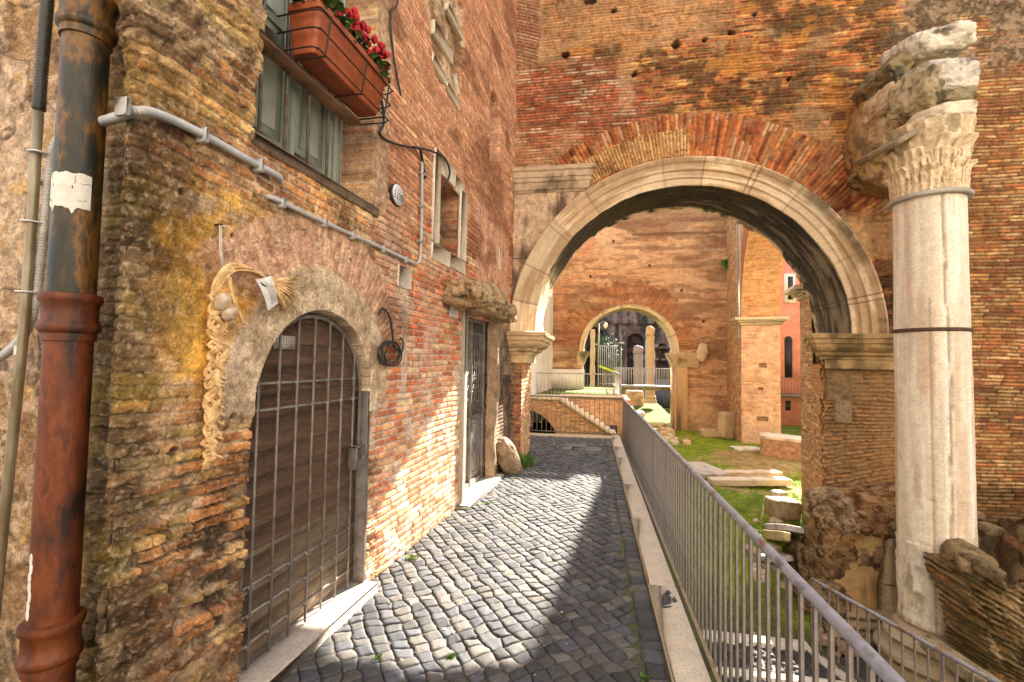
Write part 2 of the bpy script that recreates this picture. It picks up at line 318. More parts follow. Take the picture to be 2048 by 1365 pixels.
# ------------------------------------------------------------------ LEFT BUILDING
WD = np.array((.0647, .9979, 0)); WN = np.array((.9979, -.0647, 0)); WP = np.array((-1.685, 3.34, 0))
ZV = np.array((0, 0, 1.))
def LW(s, z=0, n=0): return WP+WD*(s-3.34)+ZV*z+WN*n
LAX = lambda s, z, n=0: (LW(s, z, n), WD, ZV, WN)          # frame: along the wall, up, outwards
BLD = thing('brick_building', tuple(LW(4.5, 0, 0)), 'old brick building along the left of the cobbled path with an arched iron gate', 'building')
def left_wall():
    pts = [np.array(p) for p in ((-3.4, 1.86), (-2.07, 1.735), (-2.0, 1.665), (-1.93, 1.60), (-1.84, 1.525))]
    pts += [LW(s)[:2] for s in (1.60, 3, 5, 7, 8.02)]
    seg = [np.linalg.norm(pts[i+1]-pts[i]) for i in range(len(pts)-1)]; cum = np.concatenate([[0], np.cumsum(seg)])
    uc = cum[5]-1.60                                       # s = arc length - uc
    def step(u):
        s = u-uc; return .012 if s < 1.2 else (.0055 if s < 3.4 else .006+(s-3.4)*.003)
    us = [0.]
    while us[-1] < cum[-1]-.001: us.append(min(us[-1]+step(us[-1]), cum[-1]))
    us = np.array(us); P2 = np.array([[np.interp(u, cum, [p[k] for p in pts]) for k in (0, 1)] for u in us])
    dn = np.arange(0, cum[-1]+.01, .01); D2 = np.array([[np.interp(u, cum, [p[k] for p in pts]) for k in (0, 1)] for u in dn])
    ker = np.hanning(15); ker /= ker.sum(); S2 = D2.copy()
    for k in (0, 1):
        pad = np.concatenate([D2[0, k]-(D2[7:0:-1, k]-D2[0, k]), D2[:, k], D2[-1, k]+(D2[-1, k]-D2[-2:-9:-1, k])]); S2[:, k] = np.convolve(pad, ker, 'valid')
    P2 = np.stack([np.interp(us, dn, S2[:, k]) for k in (0, 1)], 1)
    T = np.gradient(P2, us, axis=0); T /= np.linalg.norm(T, axis=1)[:, None]; N = np.stack([T[:, 1], -T[:, 0], T[:, 0]*0], 1)
    P = np.concatenate([P2, np.zeros((len(us), 1))], 1)
    vs = np.concatenate([np.arange(-.15, 3.9, .0056), np.arange(3.9, 9.6, .0135)])
    s, z = np.meshgrid(us-uc, vs, indexing='ij')
    n1 = fbm(s, z, 1.7, 4, 1); n2 = fbm(s, z, 6, 4, 2); n3 = fbm(s, z, 22, 3, 3); n4 = fbm(s, z, .8, 3, 4); ns = fbm(s*.35, z*2.2, 2.2, 4, 5); nf = fbm(s, z, 60, 2, 6)
    # rough old bricks (near), tidy red bricks (s>3.4), small weathered bricks (upper)
    mA, a1, a2, a3 = bricks(s+(n2-.5)*.03, z+.03*(s-1.5)+(n1-.5)*.05, .056, .18, .0042, .0055, 1, .018, .007, .7)
    mB, b1, b2, b3 = bricks(s, z, .058, .22, .005, .0055, 2, .012, .005)
    mC, c1, c2, c3 = bricks(s, z, .05, .25, .005, .006, 3, .012, .004)
    zA = 1-sm(3.15, 3.55, s+(n2-.5)*.5)                    # near part
    up = sm(2.95, 3.25, z+(n1-.5)*.9-.25*(s-3.4))*sm(3.3, 3.7, s+(n2-.5)*.6)
    palA = [(.42, .26, .12), (.34, .17, .07), (.50, .35, .19), (.40, .20, .08), (.26, .13, .06), (.45, .24, .10), (.38, .27, .11), (.30, .16, .08)]
    palB = [(.48, .15, .06), (.50, .27, .13), (.42, .14, .06), (.50, .34, .19), (.38, .13, .06), (.48, .23, .11), (.44, .20, .10)]
    palC = [(.48, .25, .14), (.44, .20, .11), (.52, .31, .18), (.40, .19, .10), (.50, .28, .16)]
    cA = pick(a1, palA)*(.62+.72*a2)[..., None]; cB = pick(b1, palB)*(.78+.45*b2)[..., None]; cC = pick(c1, palC)*(.8+.4*c2)[..., None]
    cA = mix(cA, cA*np.array((.55, .5, .45)), sm(.5, .75, n2))
    moA = mix(np.array((.50, .41, .31))*np.ones(s.shape+(1,)), (.34, .25, .16), sm(.4, .65, n2)); moB = np.array((.44, .33, .26))*np.ones(s.shape+(1,)); moC = np.array((.34, .20, .13))*np.ones(s.shape+(1,))
    low = 1-sm(1.15, 1.6, z+(n1-.5)*.6)                    # bare deep-jointed courses low down
    miss = sm(.80, .86, a3)*low
    dA = .012+.026*low; fillA = sm(.62, .72, n2)*(1-.5*low)            # mortar patches smeared over the bricks
    mA2 = mA*(1-.85*miss); hA = dA*(mA2-1)+(.008+.014*low)*(a2-.5)*mA+(n3-.5)*.010+(n2-.5)*.02+(nf-.5)*.006-.014*low*sm(.52, .64, fbm(s, z, 34, 3, 25))*mA
    hA = hA*(1-fillA*.7)
    CA = mix(moA, cA, mA2*(1-.8*fillA)); CA = mix(CA, (.07, .045, .025), sm(.5, .15, mA2)*sm(.56, .36, n2)*(.35+.65*low)*.9)
    hB = .017*(mB-1)+.006*(b2-.5)*mB+(n3-.5)*.007+(n2-.5)*.02; CB = mix(moB, cB, mB*(1-.75*sm(.56, .70, n2)))
    hC = .007*(mC-1)+.004*(c2-.5)*mC+(n3-.5)*.007+(n1-.5)*.02; CC = mix(moC, cC, mC)
    lit = (1-sm(.9, 1.7, z-(s-3.4)*.3+(n1-.5)*.5))*(1-zA)  # sun patch low on the wall, painted into the bricks as paler colour
    CB = mix(CB, CB*np.array((1.0, 1.35, 1.6))+.03, lit*.35)
    C = mix(CA, CB, 1-zA); H = hA*zA+hB*(1-zA)
    C = mix(C, CC, up); H = H*(1-up)+hC*up
    # broken lower edge of the upper coat on the near corner, and grey-brown render above it
    top = sm(3.05, 3.12, z+(n1-.5)*.5-.35*(s-1.9))*(1-sm(2.15, 2.35, s+(n2-.5)*.2))*sm(1.2, 1.5, s)
    H = H+top*(.035+(n2-.5)*.12+(n3-.5)*.03); C = mix(C, mix(np.array((.33, .25, .16))*np.ones(s.shape+(1,)), (.20, .13, .08), sm(.4, .6, n2)), top*.75)
    # yellow lime-wash left on the smooth render, tan render
    ren = sm(1.42, 1.75, z+(n1-.5)*.5)*(1-sm(2.50, 2.62, z+(n2-.5)*.2))*(1-sm(2.22, 2.34, s+(n2-.5)*.15))*sm(1.5, 1.66, s+(n2-.5)*.2)
    ren = ren*sm(.72, .52, n2)
    yel = ren*sm(.64, .54, n1+.10*(s-1.95)+abs(z-1.98)*.12)
    H = H*(1-.72*ren)+ren*.004*(n3-.5); C = mix(C, mix(np.array((.42, .30, .18))*np.ones(s.shape+(1,)), (.33, .22, .13), sm(.4, .6, n3)), ren*.7)
    C = mix(C, mix(np.array((.56, .355, .07))*np.ones(s.shape+(1,)), (.42, .25, .06), sm(.35, .65, n2)), yel*.9)
    y3 = 1-sm(.55, 1.15, np.minimum(np.hypot((s-1.77)/.24, (z-2.0)/.46), np.hypot((s-2.10)/.17, (z-2.05)/.26))+(n2-.5)*1.1+(n3-.5)*.5); C = mix(C, mix(np.array((.60, .37, .055))*np.ones(s.shape+(1,)), (.46, .26, .05), sm(.4, .65, n2)), y3*.85); H = H*(1-.5*y3)
    yl2 = sm(.56, .66, ns)*sm(2.6, 2.8, z)*(1-sm(2.1, 2.3, s))*(z < 3.5); C = mix(C, (.50, .34, .09), yl2*.4)
    yl3 = sm(.55, .63, ns)*(z < 1.6)*(1-sm(2.0, 2.3, s))*sm(.8, 1.2, z); C = mix(C, (.46, .30, .07), yl3*.3)
    # soot and damp on the corner
    soot = (1-sm(1.60, 1.92, s+(n2-.5)*.6))*sm(.34, .54, n2*.6+n1*.4+.20*(1-sm(1.2, 1.7, s)))*(1-.5*sm(2.5, 2.9, z))
    C = mix(C, mix(np.array((.075, .055, .03))*np.ones(s.shape+(1,)), (.11, .085, .02), sm(.5, .6, ns)), soot*.85)
    grime = sm(.50, .64, fbm(s, z*1.6, 2.4, 5, 19))*zA; C = mix(C, C*np.array((.50, .44, .38)), grime*.8); C = mix(C, C*np.array((1.2, 1.1, .85)), sm(.52, .62, fbm(s, z, 1.9, 4, 21))*zA*.35)
    # the wall behind the drainpipes: blotched render
    adj = 1-sm(.98, 1.12, s); ad = mix(np.array((.34, .26, .19))*np.ones(s.shape+(1,)), (.24, .15, .08), sm(.4, .6, n1)); ad = mix(ad, (.40, .26, .10), sm(.6, .68, n2)*.7)
    ad = mix(ad, (.13, .09, .06), sm(.58, .70, fbm(s, z, 5.1, 4, 9))*.8); ad = mix(ad, (.44, .33, .25), sm(.53, .56, n4)*sm(.4, .6, n3)*.6); ad = mix(ad, (.05, .035, .025), (1-sm(.004, .012, np.abs(n1-.5)))*.7); sc = sm(.52, .54, n4)
    H = H*(1-adj)+adj*((n2-.5)*.035+.018*sc+(n3-.5)*.014); C = mix(C, ad, adj)
    # plastered ring and brick fan over the gate
    gs, gz, gr = 2.76, 1.47, .56; rr = np.hypot(s-gs, (z-gz)*.98); th = np.arctan2(z-gz, s-gs)
    fan = sm(.80, .86, rr+(n2-.5)*.1)*(1-sm(1.12, 1.2, rr+(n2-.5)*.16))*sm(.35, .5, th+(n2-.5)*.3)*(1-sm(2.35, 2.5, th+(n2-.5)*.3))
    mF, f1, f2, f3 = bricks(rr, th*.95, .046, .33, .003, .006, 5, .006, .004)
    cF = pick(f1, [(.42, .25, .17), (.38, .21, .13), (.45, .29, .20), (.36, .22, .15)])*(.85+.3*f2)[..., None]
    C = mix(C, mix(np.array((.40, .28, .20))*np.ones(s.shape+(1,)), cF, mF*.9), fan*.95); H = H*(1-fan)+fan*(.008*(mF-1)+(n2-.5)*.016)
    ring = (1-sm(.80, .84, rr+(n1-.5)*.12))*sm(1.40, 1.50, z+(n2-.5)*.12)
    ring = np.maximum(ring, (s > 3.25)*(1-sm(3.44, 3.5, s+(n2-.5)*.06))*sm(1.3, 1.36, z+(n2-.5)*.1)*(z < 1.6))
    H = H*(1-ring)+ring*(.020+(n2-.5)*.012+(n3-.5)*.006); C = mix(C, mix(np.array((.42, .335, .24))*np.ones(s.shape+(1,)), (.33, .25, .17), sm(.45, .62, n2)), ring)
    quo = (s > 3.33)*(1-sm(3.48, 3.54, s+(b1-.5)*.1))*(z < 1.42); C = mix(C, C*np.array((1.05, 1.25, 1.3)), quo*.6)
    # surrounds: window recess, render strip beside the window, sill
    wr = sm(3.26, 3.3, s)*(1-sm(3.50, 3.54, s+(n2-.5)*.1))*sm(2.9, 3.0, z)
    H = H*(1-wr)+wr*(.02+(n2-.5)*.02); C = mix(C, mix(np.array((.38, .28, .19))*np.ones(s.shape+(1,)), (.30, .20, .13), sm(.4, .6, n3)), wr*.85)
    dr = sm(2.25, 2.4, z+(n2-.5)*.3)*sm(3.35, 3.5, s)*(1-sm(3.78, 3.95, s+(n2-.5)*.2))*(1-sm(2.98, 3.12, z)); C = mix(C, (.40, .28, .20), dr*.55)
    st = (np.abs(s-3.92+(n2-.5)*.06) < .055)*(z > 1.45)*(z < 2.45); C = mix(C, (.40, .33, .27), st*.85); H = H*(1-st*.8)
    pk = sm(.56, .66, fbm(s, z, 1.1, 4, 11))*(1-up)*(1-zA)*sm(1.5, 1.9, z); C = mix(C, (.42, .27, .21), pk*.8); H = H*(1-.6*pk)
    # walled-up oval opening high on the wall
    ov = ((s-4.75)/.55)**2+((z-5.55)/.95)**2+(n2-.5)*.9; ovm = 1-sm(.85, 1.05, ov); C = mix(C, mix(np.array((.46, .36, .25))*np.ones(s.shape+(1,)), (.25, .15, .09), sm(.42, .6, n2)), ovm*.9); H = H-ovm*(.05+(n2-.5)*.1)
    nic = 1-sm(.8, 1.05, ((s-6.7)/.30)**2+((z-5.15)/.62)**4); H = H-nic*.16; C = mix(C, (.34, .22, .16), nic*.7)
    # soldier-brick strip under the upper storey beside the arch
    sol = sm(6.0, 6.1, s+(n2-.5)*.2)*(z > 2.75)*(z < 3.95+(n2-.5)*.3)*(1-sm(7.6, 7.7, s)); mS, s1, s2_, s3 = bricks(z, s, .05, .5, .004, .006, 8, .008, .003)
    C = mix(C, mix(np.array((.36, .24, .17))*np.ones(s.shape+(1,)), pick(s1, [(.44, .24, .15), (.40, .20, .12), (.46, .29, .19)]), mS), sol); H = H*(1-sol)+sol*.008*(mS-1)
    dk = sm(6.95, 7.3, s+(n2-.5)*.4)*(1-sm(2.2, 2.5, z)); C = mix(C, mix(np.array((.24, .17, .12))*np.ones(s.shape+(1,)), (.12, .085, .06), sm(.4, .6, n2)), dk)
    for (hs_, hz, hr_) in ((1.74, 2.47, .016), (2.02, 2.35, .012), (2.16, 2.60, .014), (1.80, 2.53, .011), (1.93, 1.60, .02), (1.76, 1.33, .022), (3.05, 2.45, .014), (2.05, 1.45, .017)):
        q = 1-sm(.6, 1.2, np.hypot(s-hs_, z-hz)/hr_+(n3-.5)*.6); H = H-q*.03; C = mix(C, (.06, .04, .025), q*.8)
    gr2 = sm(.52, .68, fbm(s*.7, z*1.5, 1.8, 5, 23))*(1-zA); C = mix(C, C*np.array((.50, .42, .36)), gr2*.75)
    # openings pushed back into the wall
    gate = np.where(z < gz, (np.abs(s-2.76) < .565+(n2-.5)*.02), rr < gr+.01)*(z > .06)
    win = (s > 2.13+(n2-.5)*.05)*(s < 3.27)*(z > 2.93+(n2-.5)*.02)*(z < 4.8); door = (s > 5.50)*(s < 6.85)*(z > -.05)*(z < 2.32); sw = (s > 4.60)*(s < 5.25)*(z > 2.90)*(z < 3.72)
    for q, d in ((gate, .17), (win, .24), (door, .20), (sw, .30)): H = np.where(q > .5, -d, H)
    C = mix(C, (.10, .07, .05), gate*.8); C = mix(C, mix(np.array((.17, .115, .06))*np.ones(s.shape+(1,)), (.07, .05, .03), sm(.4, .6, n2)), sw*1.)
    spk = sm(.60, .70, fbm(s, z, 42, 3, 27)); C = mix(C, C*.35, spk*.35*zA); wsp = sm(.60, .68, fbm(s, z, 58, 3, 29)); C = mix(C, (.58, .48, .36), wsp*.2*zA)
    C = C*(.78+.44*nf)[..., None]*(1.25+.08*zA)[..., None]
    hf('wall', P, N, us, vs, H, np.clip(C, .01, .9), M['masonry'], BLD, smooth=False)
left_wall()

def fb(name, mat, parent, fn, smooth=False, colour=False):
    b = MB(); fn(b); return b.build(name, M[mat], parent, smooth, colour)
# the arched gate
def gate_parts():
    gt = thing('arched_gate', tuple(LW(2.76, .08, -.06)), None, None); gt.parent = BLD; gt.location = Vector(LW(2.76, .08, -.06))-BLD.location
    gs, gz, r = 2.76, 1.47, .545; n = -.055
    def arch(t, rr=r): return LW(gs+rr*math.cos(t), gz+rr*math.sin(t), n)
    def frame(b):
        pts = [LW(gs-r, .10, n)]+[arch(math.pi-k*math.pi/28) for k in range(29)]+[LW(gs+r, .10, n)]
        b.tube(pts, .014, 8)
    fb('frame', 'gate_iron', gt, frame, True)
    def bars(b):
        for q in (2.275, 2.430, 2.585, 2.740, 2.895, 3.050, 3.200):
            zt = gz+math.sqrt(max(r*r-(q-gs)**2, 0)); b.tube([LW(q, .085, n+.012), LW(q, zt, n+.012)], .0085, 8)
        for q in (1.598, 1.449, .51, .357, .20):
            h = r if q < gz else math.sqrt(r*r-(q-gz)**2); b.tube([LW(gs-h, q, n-.006), LW(gs+h, q, n-.006)], .0095, 8)
            for x in (2.275, 2.430, 2.585, 2.740, 2.895, 3.050, 3.200):
                if abs(x-gs) < h: b.tube([LW(x-.016, q, n+.003), LW(x+.016, q, n+.003)], .0145, 8)
    fb('grille', 'gate_iron', gt, bars, True)
    def mesh(b):
        m = n-.022; q = gs-r+.01
        while q < gs+r:
            zt = gz+math.sqrt(max(r*r-(q-gs)**2, 0)); b.tube([LW(q, .1, m), LW(q, zt, m)], .0012, 3, False); q += .0135
        q = .11
        while q < gz+r-.01:
            h = r if q < gz else math.sqrt(r*r-(q-gz)**2); b.tube([LW(gs-h, q, m-.002), LW(gs+h, q, m-.002)], .0012, 3, False); q += .0135
    fb('wire_mesh', 'mesh', gt, mesh)
    rn = random.Random(3); z = .09
    def boards(b, z0, z1):
        q = z0
        while q < z1:
            h = rn.uniform(.12, .2); t = min(q+h-.006, z1)
            hw = .56 if t <= gz else math.sqrt(max(.56**2-(t-gz)**2, .01))
            b.box((gs-hw, q, -.155+rn.uniform(0, .008)), (gs+hw, t, -.115+rn.uniform(0, .01)), (WP-WD*3.34, WD, ZV, WN), .004); q += h
    fb('upper_boards', 'wood', gt, lambda b: boards(b, .66, 2.0)); fb('lower_boards', 'wood_low', gt, lambda b: boards(b, .09, .65))
    def lock(b):
        b.box((3.185, .93, -.07), (3.30, 1.10, .012), (WP-WD*3.34, WD, ZV, WN), .008); b.tube([LW(3.255, 1.015, .012), LW(3.255, 1.015, .026)], .014, 10)
    fb('lock_box', 'gate_iron', gt, lock)
    fb('jamb_plate', 'gate_iron', gt, lambda b: b.box((3.305, .05, -.10), (3.345, 1.50, .018), (WP-WD*3.34, WD, ZV, WN), .004))
    def sign(b): b.box((2.44, 1.80, -.10), (2.62, 1.88, -.095), (WP-WD*3.34, WD, ZV, WN))
    fb('notice_board', 'paper', gt, sign)
gate_parts()
LB = (WP-WD*3.34, WD, ZV, WN)
def sill(b):
    V = MB()
    b.col = (.40, .35, .30)
    b.box((2.06, -.1, -.18), (3.36, .075, .12), LB, .012)
fb('threshold', 'marble', BLD, sill, colour=True)
# shuttered window with bars
WIN = thing('window', tuple(LW(2.6, 2.93, -.15)), None, None); WIN.parent = BLD; WIN.location = Vector(LW(2.6, 2.93, -.15))-BLD.location
def wframe(b):
    for a, c in ((2.12, 2.17), (2.96, 3.02), (3.05, 3.075)): b.box((a, 2.94, -.20), (c, 4.8, -.12), LB, .006)
    b.box((2.17, 2.94, -.20), (2.96, 2.985, -.13), LB, .005)
fb('frame', 'shutter', WIN, wframe)
for a, c, mt in ((2.175, 2.55, 'shutter'), (2.56, 2.955, 'shutter')):
    def leaf(b):
        b.box((a, 2.99, -.185), (c, 4.8, -.165), LB)
        for x in (a, c-.05): b.box((x, 2.99, -.165), (x+.05, 4.8, -.148), LB, .003)
        for z in (2.99, 3.75): b.box((a+.05, z, -.165), (c-.05, z+.07, -.149), LB, .003)
        b.box((a+.10, 3.11, -.165), (c-.10, 3.70, -.155), LB, .008)
    fb('shutter', mt, WIN, leaf)
def wbars(b):
    for s in (2.24, 2.44, 2.64, 2.84): b.tube([LW(s, 2.94, -.075), LW(s, 4.8, -.075)], .0105, 8)
fb('bars', 'gate_iron', WIN, wbars, True)
def wsill(b):
    b.col = (.26, .19, .13); b.box((2.10, 2.86, -.23), (3.40, 2.935, .018), LB, .014)
fb('sill', 'masonry', WIN, wsill, colour=True)
# small window with a pale stone surround
SWN = thing('stone_window', tuple(LW(4.95, 2.8, 0)), None, None); SWN.parent = BLD; SWN.location = Vector(LW(4.95, 2.8, 0))-BLD.location
def stone_frame(b):
    rn = random.Random(5)
    for lo, hi in (((4.45, 2.96), (4.62, 3.86)), ((5.24, 2.95), (5.47, 3.78)), ((4.44, 2.77), (4.93, 2.94)), ((4.935, 2.79), (5.46, 2.95)), ((4.47, 3.72), (5.05, 3.93)), ((5.055, 3.70), (5.38, 3.88))):
        g = rn.uniform(.9, 1.1); b.col = (.80*g, .70*g, .57*g); b.box((lo[0], lo[1], -.02), (hi[0], hi[1], .012+rn.uniform(0, .010)), LB, .008)
fb('stone_surround', 'marble', SWN, stone_frame, colour=True)
def infill(b):
    for k, (s, z, w) in enumerate(((4.75, 3.05, .16), (4.95, 3.0, .15), (5.1, 3.1, .14), (4.8, 3.3, .17), (5.02, 3.35, .16), (4.85, 3.55, .16))):
        b.col = (.30, .22, .13); b.rock(LW(s, z, -.27), (.10, w, .14), (0, 0, 0), 20+k, 3, .2, 7)
fb('rubble_infill', 'ruin', SWN, infill, True, True)
# panelled iron door
DR = thing('iron_door', tuple(LW(6.1, .04, -.12)), None, None); DR.parent = BLD; DR.location = Vector(LW(6.1, .04, -.12))-BLD.location
def jamb(b):
    b.col = (.38, .33, .27); b.box((5.40, -.05, -.2), (5.535, 2.36, .045), LB, .012)
fb('stone_jamb', 'marble', BLD, jamb, colour=True)
def curvy(b):
    pr = [(.0, .24), (.5, .22), (.8, .26), (1.05, .36), (1.3, .42), (1.7, .40), (2.1, .38), (2.35, .40)]
    rn = random.Random(9); b.col = (.30, .21, .14)
    for k in range(len(pr)-1):
        z0, w0 = pr[k]; z1, w1 = pr[k+1]; m = 6
        for j in range(m):
            t0, t1 = j/m, (j+1)/m; za, zb = z0+(z1-z0)*t0, z0+(z1-z0)*t1; wa, wb = w0+(w1-w0)*t0, w0+(w1-w0)*t1
    N_ = 60; zz = np.linspace(-.05, 2.38, N_); ww = np.interp(zz, [p[0] for p in pr], [p[1] for p in pr])+(fbm(zz*3, zz*0, 2, 3, 3)-.5)*.05
    V = []; F = []; K = 12
    for i in range(N_):
        for k in range(K):
            a = -1+2*k/(K-1); hgt = .075*(1-abs(a)**4)+.02*(vn(zz[i]*6, a*2, 2)-.5)
            V.append(LW(6.72+ww[i]/2+a*ww[i]/2, zz[i], -.06+hgt*1.6))
    for i in range(N_-1):
        for k in range(K-1): F.append((i*K+k, i*K+k+1, (i+1)*K+k+1, (i+1)*K+k))
    b.add(V, F)
fb('eroded_jamb', 'ruin', BLD, curvy, True, True)
def dstep(b): b.col = (.46, .42, .36); b.box((5.36, -.1, -.2), (7.0, .045, .16), LB, .014)
fb('doorstep', 'marble', BLD, dstep, colour=True)
def dframe(b):
    for a, c in ((5.535, 5.58), (6.085, 6.125), (6.66, 6.715)): b.box((a, .05, -.15), (c, 2.32, -.085), LB, .006)
    for z in (2.27, 2.10, .96): b.box((5.58, z, -.145), (6.66, z+.035, -.09), LB, .005)
    b.box((5.58, .05, -.145), (6.66, .12, -.09), LB, .005)
fb('frame', 'gate_iron', DR, dframe)
for a in (5.58, 6.125):
    def pan(b):
        c = a+.535 if a > 6 else a+.505
        b.box((a, .12, -.14), (c, .96, -.12), LB)
        x0, x1, z0, z1, k = a+.09, c-.09, .20, .88, .05
        for p, q in (((x0+k, z0), (x1-k, z0)), ((x1-k, z0), (x1, z0+k)), ((x1, z0+k), (x1, z1-k)), ((x1, z1-k), (x1-k, z1)), ((x1-k, z1), (x0+k, z1)), ((x0+k, z1), (x0, z1-k)), ((x0, z1-k), (x0, z0+k)), ((x0, z0+k), (x0+k, z0))):
            b.tube([LW(*p, -.118), LW(*q, -.118)], .012, 6)
        m = (a+c)/2
        for g in range(8): b.tube([LW(m, .54, -.115), LW(m+.05*math.cos(g*.785), .54+.09*math.sin(g*.785), -.112)], [.012, .004], 5)
    fb('panel', 'gate_iron', DR, pan)
def scroll(b):
    for a in (5.58, 6.125):
        w_ = .5
        for k in range(5):
            x = a+w_*(k+.5)/5; b.tube([LW(x, 1.0, -.115), LW(x, 2.27, -.115)], .006, 5)
        for k in range(4):
            for j in range(7):
                x = a+w_*(k+1)/5; z = 1.08+j*.175; rr = .036+.012*((j+k) % 2)
                b.tube([LW(x+rr*math.cos(t*.55), z+rr*1.5*math.sin(t*.55), -.112) for t in range(12)], .0055, 4)
                b.tube([LW(x-rr*.5+rr*.4*math.cos(t*.7), z+.09+rr*.5*math.sin(t*.7), -.112) for t in range(9)], .0045, 4)
fb('scrollwork', 'gate_iron', DR, scroll, True)
fb('backing', 'glass', DR, lambda b: b.box((5.56, .96, -.19), (6.68, 2.30, -.17), LB))
def lint(b):
    b.col = (.44, .31, .18); b.rock(LW(5.62, 2.53, .10), (.28, .80, .15), (.03, -.05, -.065), 4, 4, .34, 34, 2.4, (.16, .11, .06), .48)
    b.col = (.38, .26, .15); b.rock(LW(6.85, 2.49, .06), (.23, .50, .13), (0, .06, -.065), 8, 3.6, .34, 28, 2.4, (.14, .10, .06), .48)
    b.col = (.30, .21, .12)
    for k in range(14): b.rock(LW(4.85+k*.17, 2.38+.02*(k % 3), .10), (.16, .07, .05), (0, .2, 0), 60+k, 2.5, .25, 6)
fb('stone_lintel', 'ruin', BLD, lint, True, True)
rn = random.Random(2)
for (p, q, t) in (((4.39, 5.15), (4.93, 5.16), .07), ((4.36, 4.80), (5.16, 4.72), .055), ((5.04, 5.05), (5.16, 4.86), .04), ((4.72, 5.62), (5.22, 5.60), .05)):
    dv = np.array(q)-np.array(p); l = np.hypot(*dv); a = math.atan2(dv[1], dv[0]); X = WD*math.cos(a)+ZV*math.sin(a); Y = -WD*math.sin(a)+ZV*math.cos(a); m = max(1, int(l/.3))
    for k in range(m):
        b = MB(); b.col = (.74, .64, .50); b.box((l*k/m, -t*rn.uniform(.8, 1.1), -.08), (l*(k+1)/m-.008, t*rn.uniform(.8, 1.1), .004+rn.uniform(0, .012)), (LW(p[0], p[1], 0), X, Y, WN), .008); b.build('stone_trim', M['marble'], BLD, colour=True)
for (s, z, w_, h_) in ((3.88, 2.475, .125, .095), (7.1, 3.35, .06, .17)):
    def tile(b): b.col = (.80, .72, .60); b.box((s-w_, z-h_, -.02), (s+w_, z+h_, .012), LB, .004)
    fb('marble_inset', 'marble', BLD, tile, colour=True)
# ------------------------------------------------------------------ RUINED PORTICO WALL with the big arch
FY, AX, AZ, RI, RO = 8.0, 1.49, 2.25, 2.46, 2.90
POR = thing('arched_wall', (AX, FY, 0), 'towering ruined brick wall with the big marble-edged arch, behind the white column', 'wall')
def brick_sheet(name, parent, P, N, us, vs, pal, mortar, seed=0, p=.054, L=.25, depth=.008, und=.02, stain=.3, mat='masonry', extra=None, mask=None, flip=False):
    u, v = np.meshgrid(us, vs, indexing='ij'); m, a, b, c = bricks(u, v, p, L, .006, .007, seed); n1 = fbm(u, v, 1.5, 4, seed+1); n2 = fbm(u, v, 7, 4, seed+2); n3 = fbm(u, v, 30, 2, seed+3)
    C = pick(a, pal)*(.78+.44*b)[..., None]; C = mix(np.array(mortar)*np.ones(u.shape+(1,)), C, m*(1-.6*sm(.58, .7, n2)))
    C = mix(C, C*np.array((.38, .32, .26)), sm(.52, .72, n1*.6+n2*.4)*stain*2)
    H = depth*(m-1)+.004*(b-.5)*m+(n2-.5)*und*.5+(n1-.5)*und+(n3-.5)*.005
    if extra: C, H = extra(u, v, C, H, n1, n2, n3)
    return hf(name, P, N, us, vs, H, np.clip(C, .01, .9), M[mat], parent, mask(u, v) if mask else None, flip=flip)
PAL_OR = [(.54, .22, .055), (.46, .14, .04), (.58, .34, .12), (.36, .11, .035), (.50, .25, .075), (.26, .085, .03), (.54, .17, .045)]
PAL_PK = [(.52, .17, .08), (.46, .12, .05), (.54, .36, .24), (.48, .21, .12), (.38, .13, .07), (.44, .18, .10)]
PAL_TN = [(.50, .27, .10), (.46, .20, .075), (.56, .37, .17), (.40, .15, .06), (.48, .31, .14), (.32, .14, .06)]
